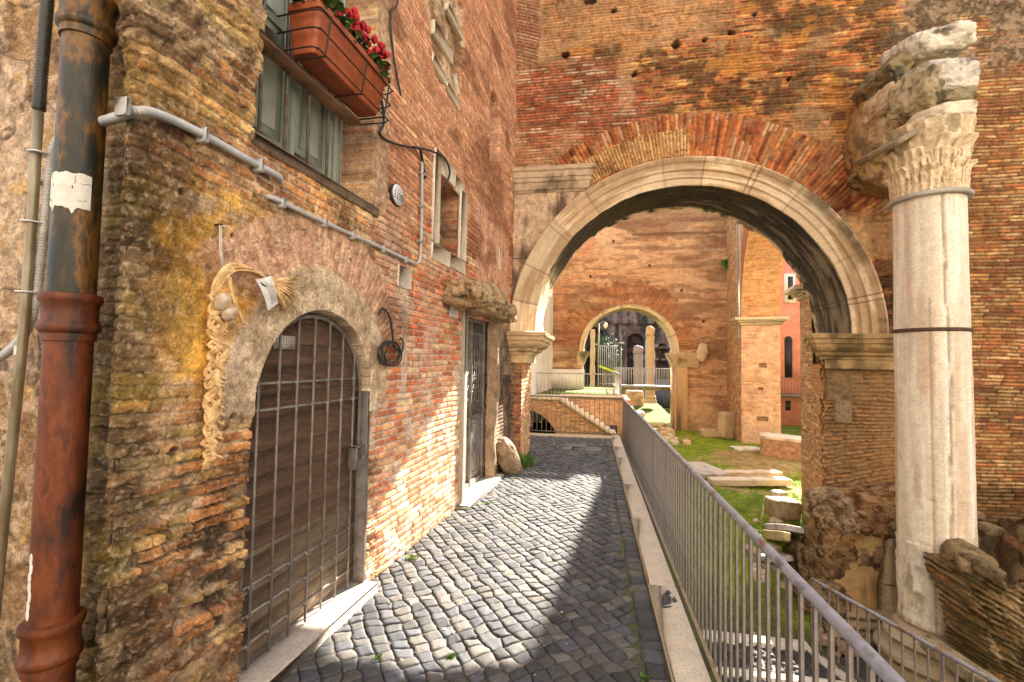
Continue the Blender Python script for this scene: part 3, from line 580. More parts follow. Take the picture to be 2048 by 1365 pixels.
def facade():
    us = np.concatenate([np.arange(-1.46, 6.9, .016), np.arange(6.9, 20, .1)]); vs = np.concatenate([np.arange(-2.2, 8.5, .0095), np.arange(8.5, 13.0, .05)])
    x, z = np.meshgrid(us, vs, indexing='ij')
    n1 = fbm(x, z, 1.2, 4, 1); n2 = fbm(x, z, 5, 4, 2); n3 = fbm(x, z, 24, 3, 3); nst = fbm(x*.5, z*2.6, 1.5, 4, 4); n5 = fbm(x, z, .5, 3, 6)
    mB, a, b, c = bricks(x, z, .054, .26, .006, .008, 21, .02, .004)
    pk = (1-sm(.5, .9, x+(n1-.5)*1.6-(z-6)*.05))*sm(4.9, 5.1, z)*(1-sm(7.0, 7.2, z+(n2-.5)*.3)); rt = sm(4.9, 5.1, x)
    C = pick(a, PAL_OR)*(.5+.85*b)[..., None]; C = mix(C, pick(a, PAL_PK)*(.8+.4*b)[..., None], pk); C = mix(C, pick(a, PAL_TN)*(.8+.4*b)[..., None], rt)
    wht = (c > .82)*sm(.45, .6, n1)*pk; C = mix(C, (.62, .47, .35), wht*.9)
    mo = mix(np.array((.42, .26, .13))*np.ones(x.shape+(1,)), (.32, .20, .10), sm(.4, .6, n2)); mo = mix(mo, (.15, .085, .045), np.maximum(pk, rt)*.8)
    rag = sm(.42, .62, n1)*(1-pk)*(1-rt*.7); smear = sm(.56, .68, n2)*rag
    m2 = mB*(1-.8*smear); C = mix(mo, C, m2)
    loss = sm(.60, .70, fbm(x*.8, z*1.6, 2.6, 4, 9))*(1-pk*.8)*(1-rt*.6)
    H = (.010+.010*rag)*(mB-1)*(1-.6*smear)+.007*(b-.5)*mB+(n2-.5)*.018+(n1-.5)*.05+(n3-.5)*.006-loss*.03*(1-.3*mB)
    # soot streaks, ochre lichen, pale wash
    soot = np.maximum(sm(.46, .57, nst)*sm(.36, .52, n2), .8*sm(.55, .66, fbm(x*.6, z*3.2, 3.2, 4, 18)))*(1-.45*pk)*(1-.45*rt); C = mix(C, mix(np.array((.045, .026, .012))*np.ones(x.shape+(1,)), (.10, .055, .02), sm(.4, .6, n3)), soot*.68)
    och = sm(.58, .66, fbm(x, z, 2.3, 4, 12))*(1-pk)*(1-rt*.8); C = mix(C, (.56, .28, .06), och*.5)
    pale = sm(.6, .72, fbm(x, z, 1.4, 4, 14))*(1-rt); C = mix(C, (.52, .34, .19), pale*.45)
    tl = sm(7.15, 7.35, z+(n2-.5)*.3+.02*x)*(1-sm(1.6, 2.4, x+(n1-.5))); C = mix(C, (.46, .29, .16), tl*.6)
    gy = sm(.50, .56, n1*.6+n2*.4+.12*sm(6.3, 7.2, z)+.05*sm(4.6, 5.4, x)-.05)*sm(6.15, 6.5, z+(n2-.5)*.6)*sm(4.45, 4.9, x+(n2-.5)*.7)
    C = mix(C, mix(np.array((.30, .22, .15))*np.ones(x.shape+(1,)), (.12, .085, .05), sm(.42, .6, n3*.5+n2*.5)), gy*.9); H = H*(1-gy)+gy*((n2-.5)*.06+(n3-.5)*.02)
    dmp = (1-sm(-.7, .4, z+(n1-.5)*1.6))*rt; C = mix(C, mix(np.array((.10, .07, .035))*np.ones(x.shape+(1,)), (.34, .22, .13), sm(.45, .62, n2)), dmp*.75)
    # brick pilaster in the corner, top left
    pil = (1-sm(-1.0, -.92, x+(n2-.5)*.1))*sm(6.95, 7.1, z); mP, p1, p2, p3 = bricks(x, z+.35*(x+1.2), .06, .5, .006, .008, 31)
    C = mix(C, mix(np.array((.26, .16, .10))*np.ones(x.shape+(1,)), pick(p1, [(.40, .22, .13), (.46, .29, .19), (.36, .18, .10)]), mP), pil); H = H*(1-pil)+pil*(.06+.02*(mP-1))
    # fans of long bricks over the arch
    r = np.hypot(x-AX, z-AZ); th = np.arctan2(z-AZ, x-AX); n6 = fbm(x, z, 3, 3, 15)
    ro = 3.72+.30*sm(.8, 1.3, 1.57-th)*(x > AX)+(n2-.5)*.10
    fan = sm(RO-.12, RO-.1, r)*(1-sm(ro-.02, ro+.02, r))*(th > .30)*(th < 2.55)
    mF, f1, f2, f3 = bricks(r+(n6-.5)*.14, th*3.3, .066, .42, .006, .007, 41, .008, .003, .7); mG, g1, g2, g3 = bricks(r, th*3.0, .052, .40, .006, .006, 43, .004, .003, .3)
    sp = (np.abs(th-1.85) < .30)*(r < 3.42)*(r > 2.98); mFF = np.where(sp, mG, mF); ff = np.where(sp, g1, f1); fg = np.where(sp, g2, f2)
    cF = pick(ff, [(.50, .16, .05), (.42, .12, .04), (.54, .23, .07), (.34, .10, .04), (.56, .19, .055), (.48, .22, .08)])*(.6+.7*fg)[..., None]
    cF = mix(cF, pick(g1, [(.52, .34, .15), (.48, .28, .11), (.54, .37, .18)])*(.85+.3*g2)[..., None], sp*1.)
    cF = mix(cF, (.54, .36, .22), (f3 > .88)*(~sp)*.8); smF = sm(.54, .66, n2)*(~sp)
    cF = mix(np.array((.36, .19, .09))*np.ones(x.shape+(1,)), cF, mFF*(1-.75*smF)); cF = mix(cF, cF*np.array((.35, .28, .2)), sm(.50, .64, n1*.5+n6*.5)*.75)
    C = mix(C, cF, fan); H = H*(1-fan)+fan*(.018+.026*(mFF-1)*(1-.5*smF)+.012*(fg-.5)+(n2-.5)*.03+(n3-.5)*.006)
    # marble facing left of the arch, ochre render right of it
    sl = (r > RO-.15)*(x < .02)*(z < 4.72)*(z > 2.2)*(th > 1.4); jn = np.minimum(np.abs(z-3.55+(n2-.5)*.03), np.abs(x+.62)+(z < 3.6)*9); cS = mix(np.array((.54, .41, .29))*np.ones(x.shape+(1,)), (.17, .125, .095), sm(.48, .62, n1*.5+fbm(x*2.2, z*.5, 2, 4, 17)*.5))
    cS = mix(cS, (.06, .045, .035), (1-sm(.004, .012, jn))*.9); cr = np.abs(z-2.75-.22*(x+1.4)+(n2-.5)*.12); cS = mix(cS, (.05, .035, .025), (1-sm(.01, .03, cr))*(x < -.85))
    C = mix(C, cS, sl*1.); H = np.where(sl, .01+(n3-.5)*.004+(n2-.5)*.012, H)
    rr_ = sm(3.86, 3.9, x+(n2-.5)*.06)*(1-sm(4.52, 4.6, x))*sm(3.40, 3.46, z+(n2-.5)*.08)*(1-sm(4.08, 4.12, z+(n2-.5)*.05))*(r > RO-.1)
    C = mix(C, mix(np.array((.46, .29, .13))*np.ones(x.shape+(1,)), (.30, .17, .08), sm(.52, .64, n1)), rr_); H = H*(1-rr_)+rr_*(.022+(n3-.5)*.004)
    dkb = sm(2.2, 2.3, z)*(1-sm(3.38, 3.46, z))*sm(4.25, 4.3, x)*(1-sm(4.7, 4.8, x)); C = mix(C, C*np.array((.45, .42, .4)), dkb)
    rub = 1-sm(.02, .3, np.abs(z-(4.3+(x-4.5)*1.7))-.1+(n2-.5)*.3); rub = rub*(x > 3.9)*(x < 4.9)*(z > 4.0)*(z < 6.0); C = mix(C, (.20, .115, .05), rub*.7); H = H-rub*.05*n2*2
    # pier right of the arch, deeply weathered
    pr = (x > 3.3)*(1-sm(4.75, 4.95, x))*(z < 1.74); mQ, q1, q2, q3 = bricks(x, z-.22*(x-3.5)*sm(1.2, .2, z), .068, .27, .010, .018, 51, .04, .01)
    ero = sm(.42, .6, n1*.5+n2*.5+.12*sm(3.9, 4.5, x))
    cQ = pick(q1, [(.36, .22, .11), (.42, .27, .15), (.30, .18, .09), (.44, .23, .10), (.50, .25, .09)])*(.75+.5*q2)[..., None]
    cQ = mix(np.array((.29, .19, .10))*np.ones(x.shape+(1,)), cQ, mQ*(1-.8*ero)); cQ = mix(cQ, (.36, .20, .075), sm(4.0, 4.5, x+(n1-.5)*.8)*sm(.4, .6, n1)*.7)
    C = mix(C, cQ, pr); H = np.where(pr, .05*(mQ-1)*(1-.7*ero)-.05*ero+.012*(q2-.5)+(n2-.5)*.05-.05*n1+(n3-.5)*.012, H)
    plk = (np.abs(x-3.86) < .12)*(np.abs(z-1.06) < .18); C = mix(C, (.30, .215, .14), plk*1.); H = np.where(plk, -.02+(n3-.5)*.004, H)
    pl2 = (x > 3.62)*(x < 4.0)*(z > 1.22)*(z < 1.74); C = mix(C, (.24, .165, .095), pl2*.8); H = np.where(pl2, -.05+(n2-.5)*.02, H)
    # left pier
    pl = (x < -1.1)*(z < 1.74); mR, r1, r2, r3 = bricks(x, z, .072, .2, .007, .008, 55); cR = pick(r1, [(.42, .16, .07), (.46, .22, .09), (.34, .13, .07), (.26, .10, .06)])*(.8+.4*r2)[..., None]
    cR = mix(cR, mix(np.array((.25, .17, .13))*np.ones(x.shape+(1,)), (.09, .06, .045), sm(.4, .6, n2)), sm(-1.30, -1.36, x+(n2-.5)*.14)); C = mix(C, mix(np.array((.30, .20, .14))*np.ones(x.shape+(1,)), cR, mR), pl); H = np.where(pl, .012*(mR-1)+(n2-.5)*.03, H)
    for (hx, hz, hr) in ((-.51, 7.16, .07), (1.35, 7.17, .08), (1.8, 7.19, .045), (2.24, 7.27, .06), (.31, 7.86, .05), (.67, 6.71, .05), (-.1, 8.15, .12), (2.6, 7.55, .04), (3.1, 6.4, .04)):
        q = 1-sm(.7, 1.15, np.hypot((x-hx), (z-hz)*1.1)/hr+(n3-.5)*.7); H = H-q*.12; C = mix(C, (.035, .022, .012), q*.9)
    C = C*(.84+.32*fbm(x, z, 45, 2, 7))[..., None]
    op = (r < RI+.10)*(z >= AZ) | ((x > -1.2)*(x < 3.56+.1*(n2-.5))*(z < AZ))
    hf('brick_face', np.stack([us, us*0+FY, us*0], 1), np.tile((0., -1., 0.), (len(us), 1)), us, vs, H, np.clip(C, .01, .9), M['masonry'], POR, ~op, smooth=False)
facade()
def back_face():
    us = np.concatenate([np.arange(-2.2, 6, .06), np.arange(6, 20, .3)]); vs = np.concatenate([np.arange(-2.2, 6, .06), np.arange(6, 13, .25)])
    brick_sheet('back_face', POR, np.stack([us, us*0+9.2, us*0], 1), np.tile((0., 1., 0.), (len(us), 1)), us, vs, [(.46, .36, .27), (.42, .32, .23), (.5, .41, .31)], (.44, .36, .28), 61, .12, .4,
                mask=lambda u, v: ~((np.hypot(u-AX, v-AZ) < RI+.1)*(v >= AZ) | ((u > -1.2)*(u < 3.93)*(v < AZ))), flip=True)
    t = MB(); t.col = (.36, .24, .14); t.box((-1.46, FY-.02, 12.9), (20, 9.22, 13.05)); t.build('wall_top', M['masonry'], POR, colour=True)
back_face()
def arch_ring(name, parent, cx, cz, y0, y1, ri, ro, t0, t1, front, seed=0, nblk=13, tone=(.70, .545, .365), soffit=(.042, .026, .011), dth=.008, rag=.012):  # default soffit: soot crust, with the under-arch shade put into its near-black
    """moulded marble ring: front profile (fraction of ring width, proud) then soffit to y1"""
    prof = []; wv = ro-ri
    fr = [(1.0, -.02), (1.0, .085), (.93, .09), (.90, .075), (.86, .075), (.80, .055), (.78, .05), (.55, .05), (.54, .035), (.52, .03), (.28, .03), (.27, .015), (.25, .012), (.02, .012), (0, 0)]
    fr = [(a, b*front) for a, b in fr]
    fine = []
    for (a, b), (c, d) in zip(fr[:-1], fr[1:]):
        n = max(1, int(abs(a-c)*wv/.02)+1)
        for k in range(n): fine.append((a+(c-a)*k/n, b+(d-b)*k/n))
    prof = [(ri+a*wv, y0-b, 0) for a, b in fine]+[(ri, y0+(y1-y0)*k/40, 1) for k in range(41)]+[(ri+.12, y1+.005, 1), (ri+.3, y1+.005, 1)]
    ts = np.arange(t0, t1+dth/2, dth); pr = np.array(prof)
    T, R = np.meshgrid(ts, pr[:, 0], indexing='ij'); Y = np.tile(pr[:, 1], (len(ts), 1)); S = np.tile(pr[:, 2], (len(ts), 1))
    q = (R-ri)+(Y-y0)*.9; n1 = fbm(T*ri, q, 1.4, 4, seed); n2 = fbm(T*ri, q, 6, 4, seed+1); n3 = fbm(T*ri, q*1., 25, 3, seed+2); nl = fbm(T*ri*.7, q*6, 2, 4, seed+3)
    bk = (T-t0)/((t1-t0)/nblk)+.12*np.sin(np.floor((T-t0)/((t1-t0)/nblk))*5); fb_ = np.abs(bk-np.round(bk))*((t1-t0)/nblk)*ri; jn = 1-sm(.003, .014, fb_); tn = .84+.32*hsh(np.floor(bk).astype(int), np.zeros_like(bk, int), seed+3)
    off = (hsh(np.round(bk-.5).astype(int), np.zeros_like(bk, int), seed)-.5)*.010
    endY = sm(.82, 1., (Y-y0)/(y1-y0))*S
    R2 = R+(n2-.5)*.010+(n3-.5)*.004-off*.5+S*((n2-.5)*.03+endY*(n2-.35)*.10*rag/.02); Y2 = Y+off+(n2-.5)*.008+jn*.012*(1-S)+endY*(n1-.5)*.14
    R2 = R2+jn*S*.010
    V = np.stack([cx+R2*np.cos(T), Y2, cz+R2*np.sin(T)], -1)
    C = mix(np.array(tone)*np.ones(T.shape+(1,)), np.array(tone)*np.array((1.12, 1.14, 1.15)), sm(.45, .65, n1)); C = mix(C, np.array(tone)*np.array((.62, .52, .42)), sm(.50, .62, nl)*.75)
    crust = sm(.52, .64, n1*.6+n2*.4)*sm(.55, 1., (R-ri)/wv)*(1-S); C = mix(C, (.10, .075, .05), crust*.8)
    C = C*tn[..., None]
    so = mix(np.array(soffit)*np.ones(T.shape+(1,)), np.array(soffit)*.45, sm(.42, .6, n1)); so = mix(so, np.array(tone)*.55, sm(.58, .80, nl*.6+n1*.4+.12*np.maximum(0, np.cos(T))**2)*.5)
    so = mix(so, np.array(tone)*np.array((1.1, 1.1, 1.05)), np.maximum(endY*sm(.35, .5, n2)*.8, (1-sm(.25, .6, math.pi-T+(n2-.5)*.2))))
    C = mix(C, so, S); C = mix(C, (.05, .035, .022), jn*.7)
    return mkobj(name, V.reshape(-1, 3), grid_faces(len(ts), len(pr)).reshape(-1, 4)[:, ::-1], M['marble'], parent, np.clip(C, .01, .9).reshape(-1, 3))
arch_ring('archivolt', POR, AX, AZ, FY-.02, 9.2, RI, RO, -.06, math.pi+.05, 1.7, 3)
def moulded(b, x0, x1, y0, y1, prof, left=True, right=True, front=True, back=False):
    """block with a moulded profile [(z, projection)] running round the chosen sides"""
    rings = []
    for z, pj in prof:
        xa = x0-(pj if left else 0); xb = x1+(pj if right else 0); ya = y0-(pj if front else 0); yb = y1+(pj if back else 0); rings.append([(xa, ya, z), (xb, ya, z), (xb, yb, z), (xa, yb, z)])
    V = []; F = []; nseg = 40
    def side(a, c): return [tuple(a[i]+(c[i]-a[i])*k/nseg for i in range(3)) for k in range(nseg)]
    for rg in rings:
        for k in range(4): V += side(rg[k], rg[(k+1) % 4])
    n = 4*nseg
    for k in range(len(rings)-1):
        for q in range(n): F.append((k*n+q, k*n+(q+1) % n, (k+1)*n+(q+1) % n, (k+1)*n+q))
    F.append(tuple(range(n-1, -1, -1))); F.append(tuple((len(rings)-1)*n+q for q in range(n)))
    V = np.array(V); V = V+((fbm(V[:, 0]*5+V[:, 1]*5, V[:, 2]*9, 1.5, 4, 5)-.5)*.03)[:, None]*np.array((1, 1, .6))
    b.add(V, F); q = fbm3(V, 3.2, 4, 7); q2 = fbm3(V*np.array((1, 1, .35)), 6, 4, 9); t0 = np.array(b.col); m1 = sm(.50, .66, q)[:, None]; m2 = (sm(.50, .62, q2)*sm(.35, .6, q))[:, None]
    c = t0*(1-m1*.55)+t0*np.array((1.15, 1.15, 1.12))*0; c = c*(1-m2*.7)+np.array((.09, .065, .035))*m2*.7; b.c[-len(V):] = [tuple(k) for k in c]
IMP = [(1.72, 0), (1.86, .0), (1.865, .03), (1.90, .035), (1.93, .09), (1.97, .10), (2.0, .16), (2.05, .20), (2.10, .21), (2.105, .24), (2.17, .25), (2.18, .28), (2.235, .295), (2.25, .26)]
def imp_l(b): b.col = (.66, .47, .27); moulded(b, -1.46, -1.12, FY-.03, 9.25, [(z, p*1.25) for z, p in IMP], False, True, True, True)
def imp_r(b):
    b.col = (.46, .31, .145); moulded(b, 3.56, 4.62, FY-.06, 9.25, IMP, True, False, True, True)
    b.v = [(x+(.40*(y-FY+.06) if x < 4.0 and y > FY-.06 else 0), y, z) for x, y, z in b.v]
autosmooth(fb('impost', 'marble', POR, imp_l, True, True), 30); autosmooth(fb('impost', 'marble', POR, imp_r, True, True), 30)
def corn(b):
    b.col = (.54, .42, .29); moulded(b, -1.46, -.12, FY-.03, FY+.2, [(4.70, 0), (4.73, .015), (4.74, .04), (4.86, .05), (4.87, .07), (4.93, .08), (4.94, .10), (5.03, .11), (5.05, .14), (5.11, .15), (5.125, .12)], False, True, True)
autosmooth(fb('cornice_block', 'marble', POR, corn, True, True), 30)
def pier_sides():
    us = np.arange(0, 1.26, .012); vs = np.arange(-1.2, 1.76, .0095)
    brick_sheet('pier_side', POR, np.stack([us*0-1.2, FY+us, us*0], 1), np.tile((1., 0, 0), (len(us), 1)), us, vs, [(.50, .27, .14), (.46, .20, .09), (.54, .36, .20), (.42, .17, .08)], (.46, .34, .22), 71, .072, .2, .016, .02, .1)
    vs = np.arange(-2.0, 1.80, .0095)
    def ex(u, v, C, H, n1, n2, n3):
        C = mix(C, (.50, .32, .14), sm(.4, .6, n1)*.4); C = mix(C, (.50, .24, .08), sm(.9, 1.5, v+(n1-.5))*.5); return C, H+(.10*sm(.3, .0, u)*(n2-.5)*2)
    us = np.arange(0, 1.26, .014)
    brick_sheet('pier_side', POR, np.stack([3.57+.27*us, FY+us, us*0], 1), np.tile((-1., 0, 0), (len(us), 1)), us, vs, PAL_TN, (.42, .29, .16), 73, .055, .22, .010, .05, .2, extra=ex, flip=True)
pier_sides()
def plinth(b):
    rn = random.Random(4)
    def rk(x, y, z, sx, sy, sz, tone, seed, bx=2.6, rg=.28, rz=0): b.col = tone; b.rock((x, y, z), (sx, sy, sz), (0, rn.uniform(-.15, .15), rz), seed, bx+1.5, rg*1.15, 32, 2.4, (tone[0]*.4, tone[1]*.33, tone[2]*.26), .46)
    rk(4.05, 7.80, -.24, .72, .30, .20, (.42, .26, .13), 1); rk(3.50, 7.75, -.35, .24, .32, .24, (.36, .26, .17), 2); rk(4.12, 7.66, -.42, .40, .26, .22, (.38, .23, .12), 3); rk(3.52, 7.72, -.72, .22, .28, .36, (.33, .20, .10), 5)
    rk(3.45, 7.75, -.95, .20, .28, .34, (.24, .16, .085), 6); rk(3.35, 7.9, -1.25, .28, .35, .30, (.20, .14, .08), 7); rk(4.05, 7.75, -.95, .30, .22, .22, (.33, .23, .14), 9); rk(4.5, 7.85, -.25, .3, .22, .14, (.36, .25, .14), 11)
    rk(3.30, 7.55, -1.55, .30, .3, .2, (.25, .17, .10), 12); rk(3.62, 7.62, -.5, .16, .2, .15, (.37, .27, .18), 13)
fb('rubble_plinth', 'ruin', POR, plinth, True, True)
def slabs():
    us = np.arange(3.42, 5.1, .012); vs = np.arange(-2.05, -.35, .011); x, z = np.meshgrid(us, vs, indexing='ij'); n1 = fbm(x, z, 1.6, 4, 61); n2 = fbm(x, z, 6, 4, 62); n3 = fbm(x, z, 26, 3, 63); st = fbm(x*2.5, z*.5, 2.2, 4, 64)
    j1 = 4.06+.10*(z+1.3)+(n2-.5)*.05; j2 = 4.38+.04*np.sin(z*5)+(n2-.5)*.05; k = (x > j1)*1+(x > j2)*1; top = np.choose(k, [-.62-.9*np.clip(3.72-x, 0, 1)-.35*np.clip(x-3.9, 0, 1), -.70+.25*(x-4.06), -.52+0*x])+(n2-.5)*.10
    H = np.choose(k, [.12+0*x, .19+0*x, .06+0*x])+(n1-.5)*.06+(n2-.5)*.02+(n3-.5)*.006; jd = np.minimum(np.abs(x-j1), np.abs(x-j2)); H = H-.06*(1-sm(.0, .025, jd)); crk = np.abs(z+1.32-.1*(x-4)+(n2-.5)*.05); H = H-.03*(1-sm(.004, .014, crk))*(k > 0)
    C = np.choose(k[..., None], [np.array((.54, .345, .155))*np.ones(x.shape+(1,)), np.array((.58, .44, .28))*np.ones(x.shape+(1,)), np.array((.50, .30, .115))*np.ones(x.shape+(1,))]); C = mix(C, C*np.array((.5, .42, .34)), sm(.46, .62, st)*.8); C = mix(C, C*np.array((1.15, 1.2, 1.25)), sm(.55, .66, n1)); C = mix(C, (.10, .07, .035), sm(-1.55, -1.95, z+(n2-.5)*.4)*.7); C = mix(C, (.06, .04, .02), np.maximum(1-sm(.0, .02, jd), (1-sm(.004, .012, crk))*(k > 0))*.8)
    hf('marble_slabs', np.stack([us, us*0+7.66, us*0], 1), np.tile((0., -1, 0), (len(us), 1)), us, vs, H, np.clip(C, .01, .9), M['marble'], POR, z < top)
slabs()
def steps(b):
    b.col = (.40, .28, .15)
    for k in range(4): b.box((3.25-.03*k, 7.30-.09*k, -1.75-.10*k), (4.9, 7.7, -1.66-.10*k), None, .02)
fb('footing', 'marble', POR, steps, False, True)

# ------------------------------------------------------------------ the free-standing Corinthian column
CXY = (4.17, 6.6)
CLM = thing('marble_column', (CXY[0], CXY[1], -1.9), 'tall white marble Corinthian column with a broken top', 'column')
def column_shaft():
    nz, nq = 420, 96; zs = np.linspace(-1.32, 3.90, nz); qs = np.linspace(0, 2*math.pi, nq, endpoint=False); Q, Z = np.meshgrid(qs, zs, indexing='ij')
    cq, sq = np.cos(Q), np.sin(Q); n1 = fbm(cq*1.1+Z*.35, sq*1.1+7+Z*.1, 1.6, 4, 1); n2 = fbm(cq*2+Z*1.2, sq*2+Z*.7, 3, 4, 2); n3 = fbm(Q*5, Z*5, 5, 3, 3); stv = fbm(Q*2.4, Z*.16, 2.2, 4, 4)
    R = .368-.018*np.clip(Z/4, 0, 1)**1.3+(.018)*(Z < -.35)*sm(.4, .6, n2)+(n1-.5)*.02+(n2-.5)*.008+(n3-.5)*.003+.02*np.maximum(0, (Z-3.82)/.08)**2
    vein = np.abs(Q-4.55+(n2-.5)*.13-.05*np.sin(Z*1.1)); cr = (1-sm(.015, .06, vein)); vein2 = np.abs(Q-4.12+(n2-.5)*.06); cr2 = (1-sm(.01, .04, vein2))*(Z < 2.6)
    sea = 1-sm(.004, .014, np.abs(Z-2.215+(n2-.5)*.02)); R = R-.008*cr-.004*cr2-.004*sea-.01*sm(.6, .7, n2)*(Z < .2)
    C = mix(np.array((.78, .67, .53))*np.ones(Q.shape+(1,)), (.84, .78, .68), sm(.4, .6, stv)); C = mix(C, (.54, .36, .26), sm(.55, .68, fbm(Q*2, Z*.3, 2.4, 3, 8))*.6)
    C = mix(C, (.62, .58, .50), sm(.56, .66, fbm(Q*3, Z*.4, 1.8, 4, 9))*.6); C = mix(C, (.42, .32, .22), sm(.54, .68, n2)*(.06+.35*(Z < -.2)))
    C = mix(C, (.22, .17, .13), np.maximum(cr*.8, cr2*.55)); C = mix(C, (.27, .21, .12), sm(.5, .62, n1*.5+n2*.5)*(Z < -.6)*.6)
    V = np.stack([CXY[0]+R*cq, CXY[1]+R*sq, Z], -1).reshape(-1, 3)
    mkobj('shaft', V, grid_faces(nq, nz, True).reshape(-1, 4), M['marble'], CLM, np.clip(C, .02, .9).reshape(-1, 3))
column_shaft()
def cbase(b):
    b.col = (.46, .36, .24); pf = [(.0, -1.95), (.62, -1.95), (.62, -1.82), (.60, -1.80), (.66, -1.76), (.68, -1.72), (.66, -1.68), (.58, -1.66), (.54, -1.62), (.53, -1.58), (.56, -1.56), (.58, -1.53), (.56, -1.50), (.48, -1.48), (.45, -1.44), (.46, -1.42), (.44, -1.39), (.385, -1.36), (.37, -1.30), (0, -1.30)]
    b.lathe([(r*.92, z) for r, z in pf], (CXY[0], CXY[1], 0), 48, .012, 3)
autosmooth(fb('base', 'marble', CLM, cbase, True, True), 40)
for z, r, mt, h in ((2.215, .372, 'rust', .022), (3.865, .405, 'concrete', .028)):
    def band(b): b.lathe([(0, z-h), (r, z-h), (r+.012, z-h*.5), (r+.012, z+h*.5), (r, z+h), (0, z+h)], (CXY[0], CXY[1], 0), 48)
    autosmooth(fb('band' if mt == 'rust' else 'astragal', mt, CLM, band, True), 40)
def capital():
    """bell carved with two rows of worn acanthus leaves, drilled between the lobes"""
    nq, nz = 440, 190; qs = np.linspace(0, 2*math.pi, nq, endpoint=False); ts = np.linspace(0, 1, nz); Q, T = np.meshgrid(qs, ts, indexing='ij')
    R = .345+.02*T+.075*T**2.6; z = 3.90+.86*T; H = np.zeros_like(R); hole = np.zeros_like(R)
    def row(off, top, wd, lift, rib):
        nonlocal H, hole
        ph = (Q/(2*math.pi)*8+off) % 1-.5; k = np.floor(Q/(2*math.pi)*8+off); tp = top*(.9+.2*hsh(k, k*0, 7)); t = T/tp; a = ph/wd
        nzq = fbm(Q*6, T*7, 1.3, 3, 9); edge = (1-.55*np.clip(t, 0, 1)**3)*(1+.15*np.sin(t*17+nzq*5)); m = sm(1.0, .82, np.abs(a)/edge)*sm(1.02, .94, t)
        bul = lift*(.35+.65*np.clip(t, 0, 1)**2)+.05*sm(.72, .95, t)*sm(1.02, .97, t); vein = rib*np.cos(a*13+np.sin(t*21)*.5)+.012*np.exp(-(a/.10)**2)
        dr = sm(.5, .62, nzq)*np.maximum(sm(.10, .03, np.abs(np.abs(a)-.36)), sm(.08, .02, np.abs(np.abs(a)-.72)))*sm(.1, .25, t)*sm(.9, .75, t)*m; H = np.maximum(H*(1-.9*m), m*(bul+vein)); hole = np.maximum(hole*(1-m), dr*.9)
    row(.5+.13, .70, .56, .050, .008); row(.13, .40, .50, .070, .008)
    pa = (Q/(2*math.pi)*16) % 1-.5; up_ = sm(.62, .75, T); H = H+up_*(.035*np.exp(-(pa/.16)**2)*(1-sm(.95, 1, T)))
    V0 = np.stack([np.cos(Q)*.42, np.sin(Q)*.42, z], -1).reshape(-1, 3); n1 = fbm3(V0, 5, 4, 3).reshape(Q.shape); n2 = fbm3(V0, 22, 3, 5).reshape(Q.shape); er = sm(.50, .62, n1)
    H = H*.8*(1-.6*er)-.02*hole+(n1-.5)*.045+(n2-.5)*.016; R = R+H
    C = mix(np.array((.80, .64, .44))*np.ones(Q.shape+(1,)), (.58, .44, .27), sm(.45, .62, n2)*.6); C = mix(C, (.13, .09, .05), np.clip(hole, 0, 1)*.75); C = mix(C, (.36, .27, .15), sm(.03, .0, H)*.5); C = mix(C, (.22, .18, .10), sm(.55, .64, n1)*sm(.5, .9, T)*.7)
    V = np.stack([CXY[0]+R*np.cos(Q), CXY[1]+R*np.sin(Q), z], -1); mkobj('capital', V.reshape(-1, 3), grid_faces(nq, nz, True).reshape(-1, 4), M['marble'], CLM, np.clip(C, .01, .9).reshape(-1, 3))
    b = MB()
    b.col = (.62, .52, .38); b.rock((4.17, 6.60, 4.76), (.36, .34, .09), (.02, -.10, .30), 15, 5, .16, 26, 1.4, (.20, .17, .10), .55); b.col = (.28, .22, .14); b.rock((3.74, 6.62, 4.60), (.22, .34, .045), (.02, -.55, .2), 17, 5, .14, 16, 1.4)
    b.col = (.68, .58, .44); b.rock((4.26, 6.52, 4.88), (.28, .28, .11), (0, -.14, .3), 18, 4.5, .2, 22, 1.4, (.34, .27, .17), .56)
    b.build('abacus', M['marble'], CLM, True, True)
capital()
ENT = thing('entablature_block', (4.2, 7.0, 4.9), 'jagged broken marble blocks perched on the Corinthian capital, reaching back to the brick wall', 'stone block')
DKM = (.11, .095, .06)
def ent(b):
    b.col = (.60, .55, .48); b.rock((4.32, 6.62, 5.40), (.28, .30, .20), (.30, -.10, .30), 3, 5.5, .26, 40, 1.5, (.24, .21, .19))
    b.col = (.42, .33, .20); b.rock((4.06, 6.58, 5.24), (.18, .28, .28), (.10, .12, .45), 12, 4, .28, 34, 2.0, DKM, .48)
    b.col = (.26, .21, .12); b.rock((4.32, 6.60, 5.12), (.27, .28, .10), (.1, -.22, .30), 8, 4.5, .26, 30, 1.8, DKM, .44)
fb('lower_block', 'marble', ENT, ent, True, True)
def ent2(b):
    b.col = (.66, .60, .50); b.rock((4.58, 7.2, 6.20), (.38, .44, .17), (.20, -.16, .08), 21, 5.5, .24, 40, 1.4, DKM, .50)
    b.col = (.26, .20, .10); b.rock((4.20, 7.45, 6.0), (.30, .45, .16), (.0, -.75, .1), 23, 4.5, .26, 30, 1.8, DKM, .42); b.rock((4.58, 7.4, 5.98), (.34, .40, .12), (.1, -.2, .1), 25, 5, .16, 18, 1.5, DKM, .48)
fb('upper_block', 'marble', ENT, ent2, True, True)
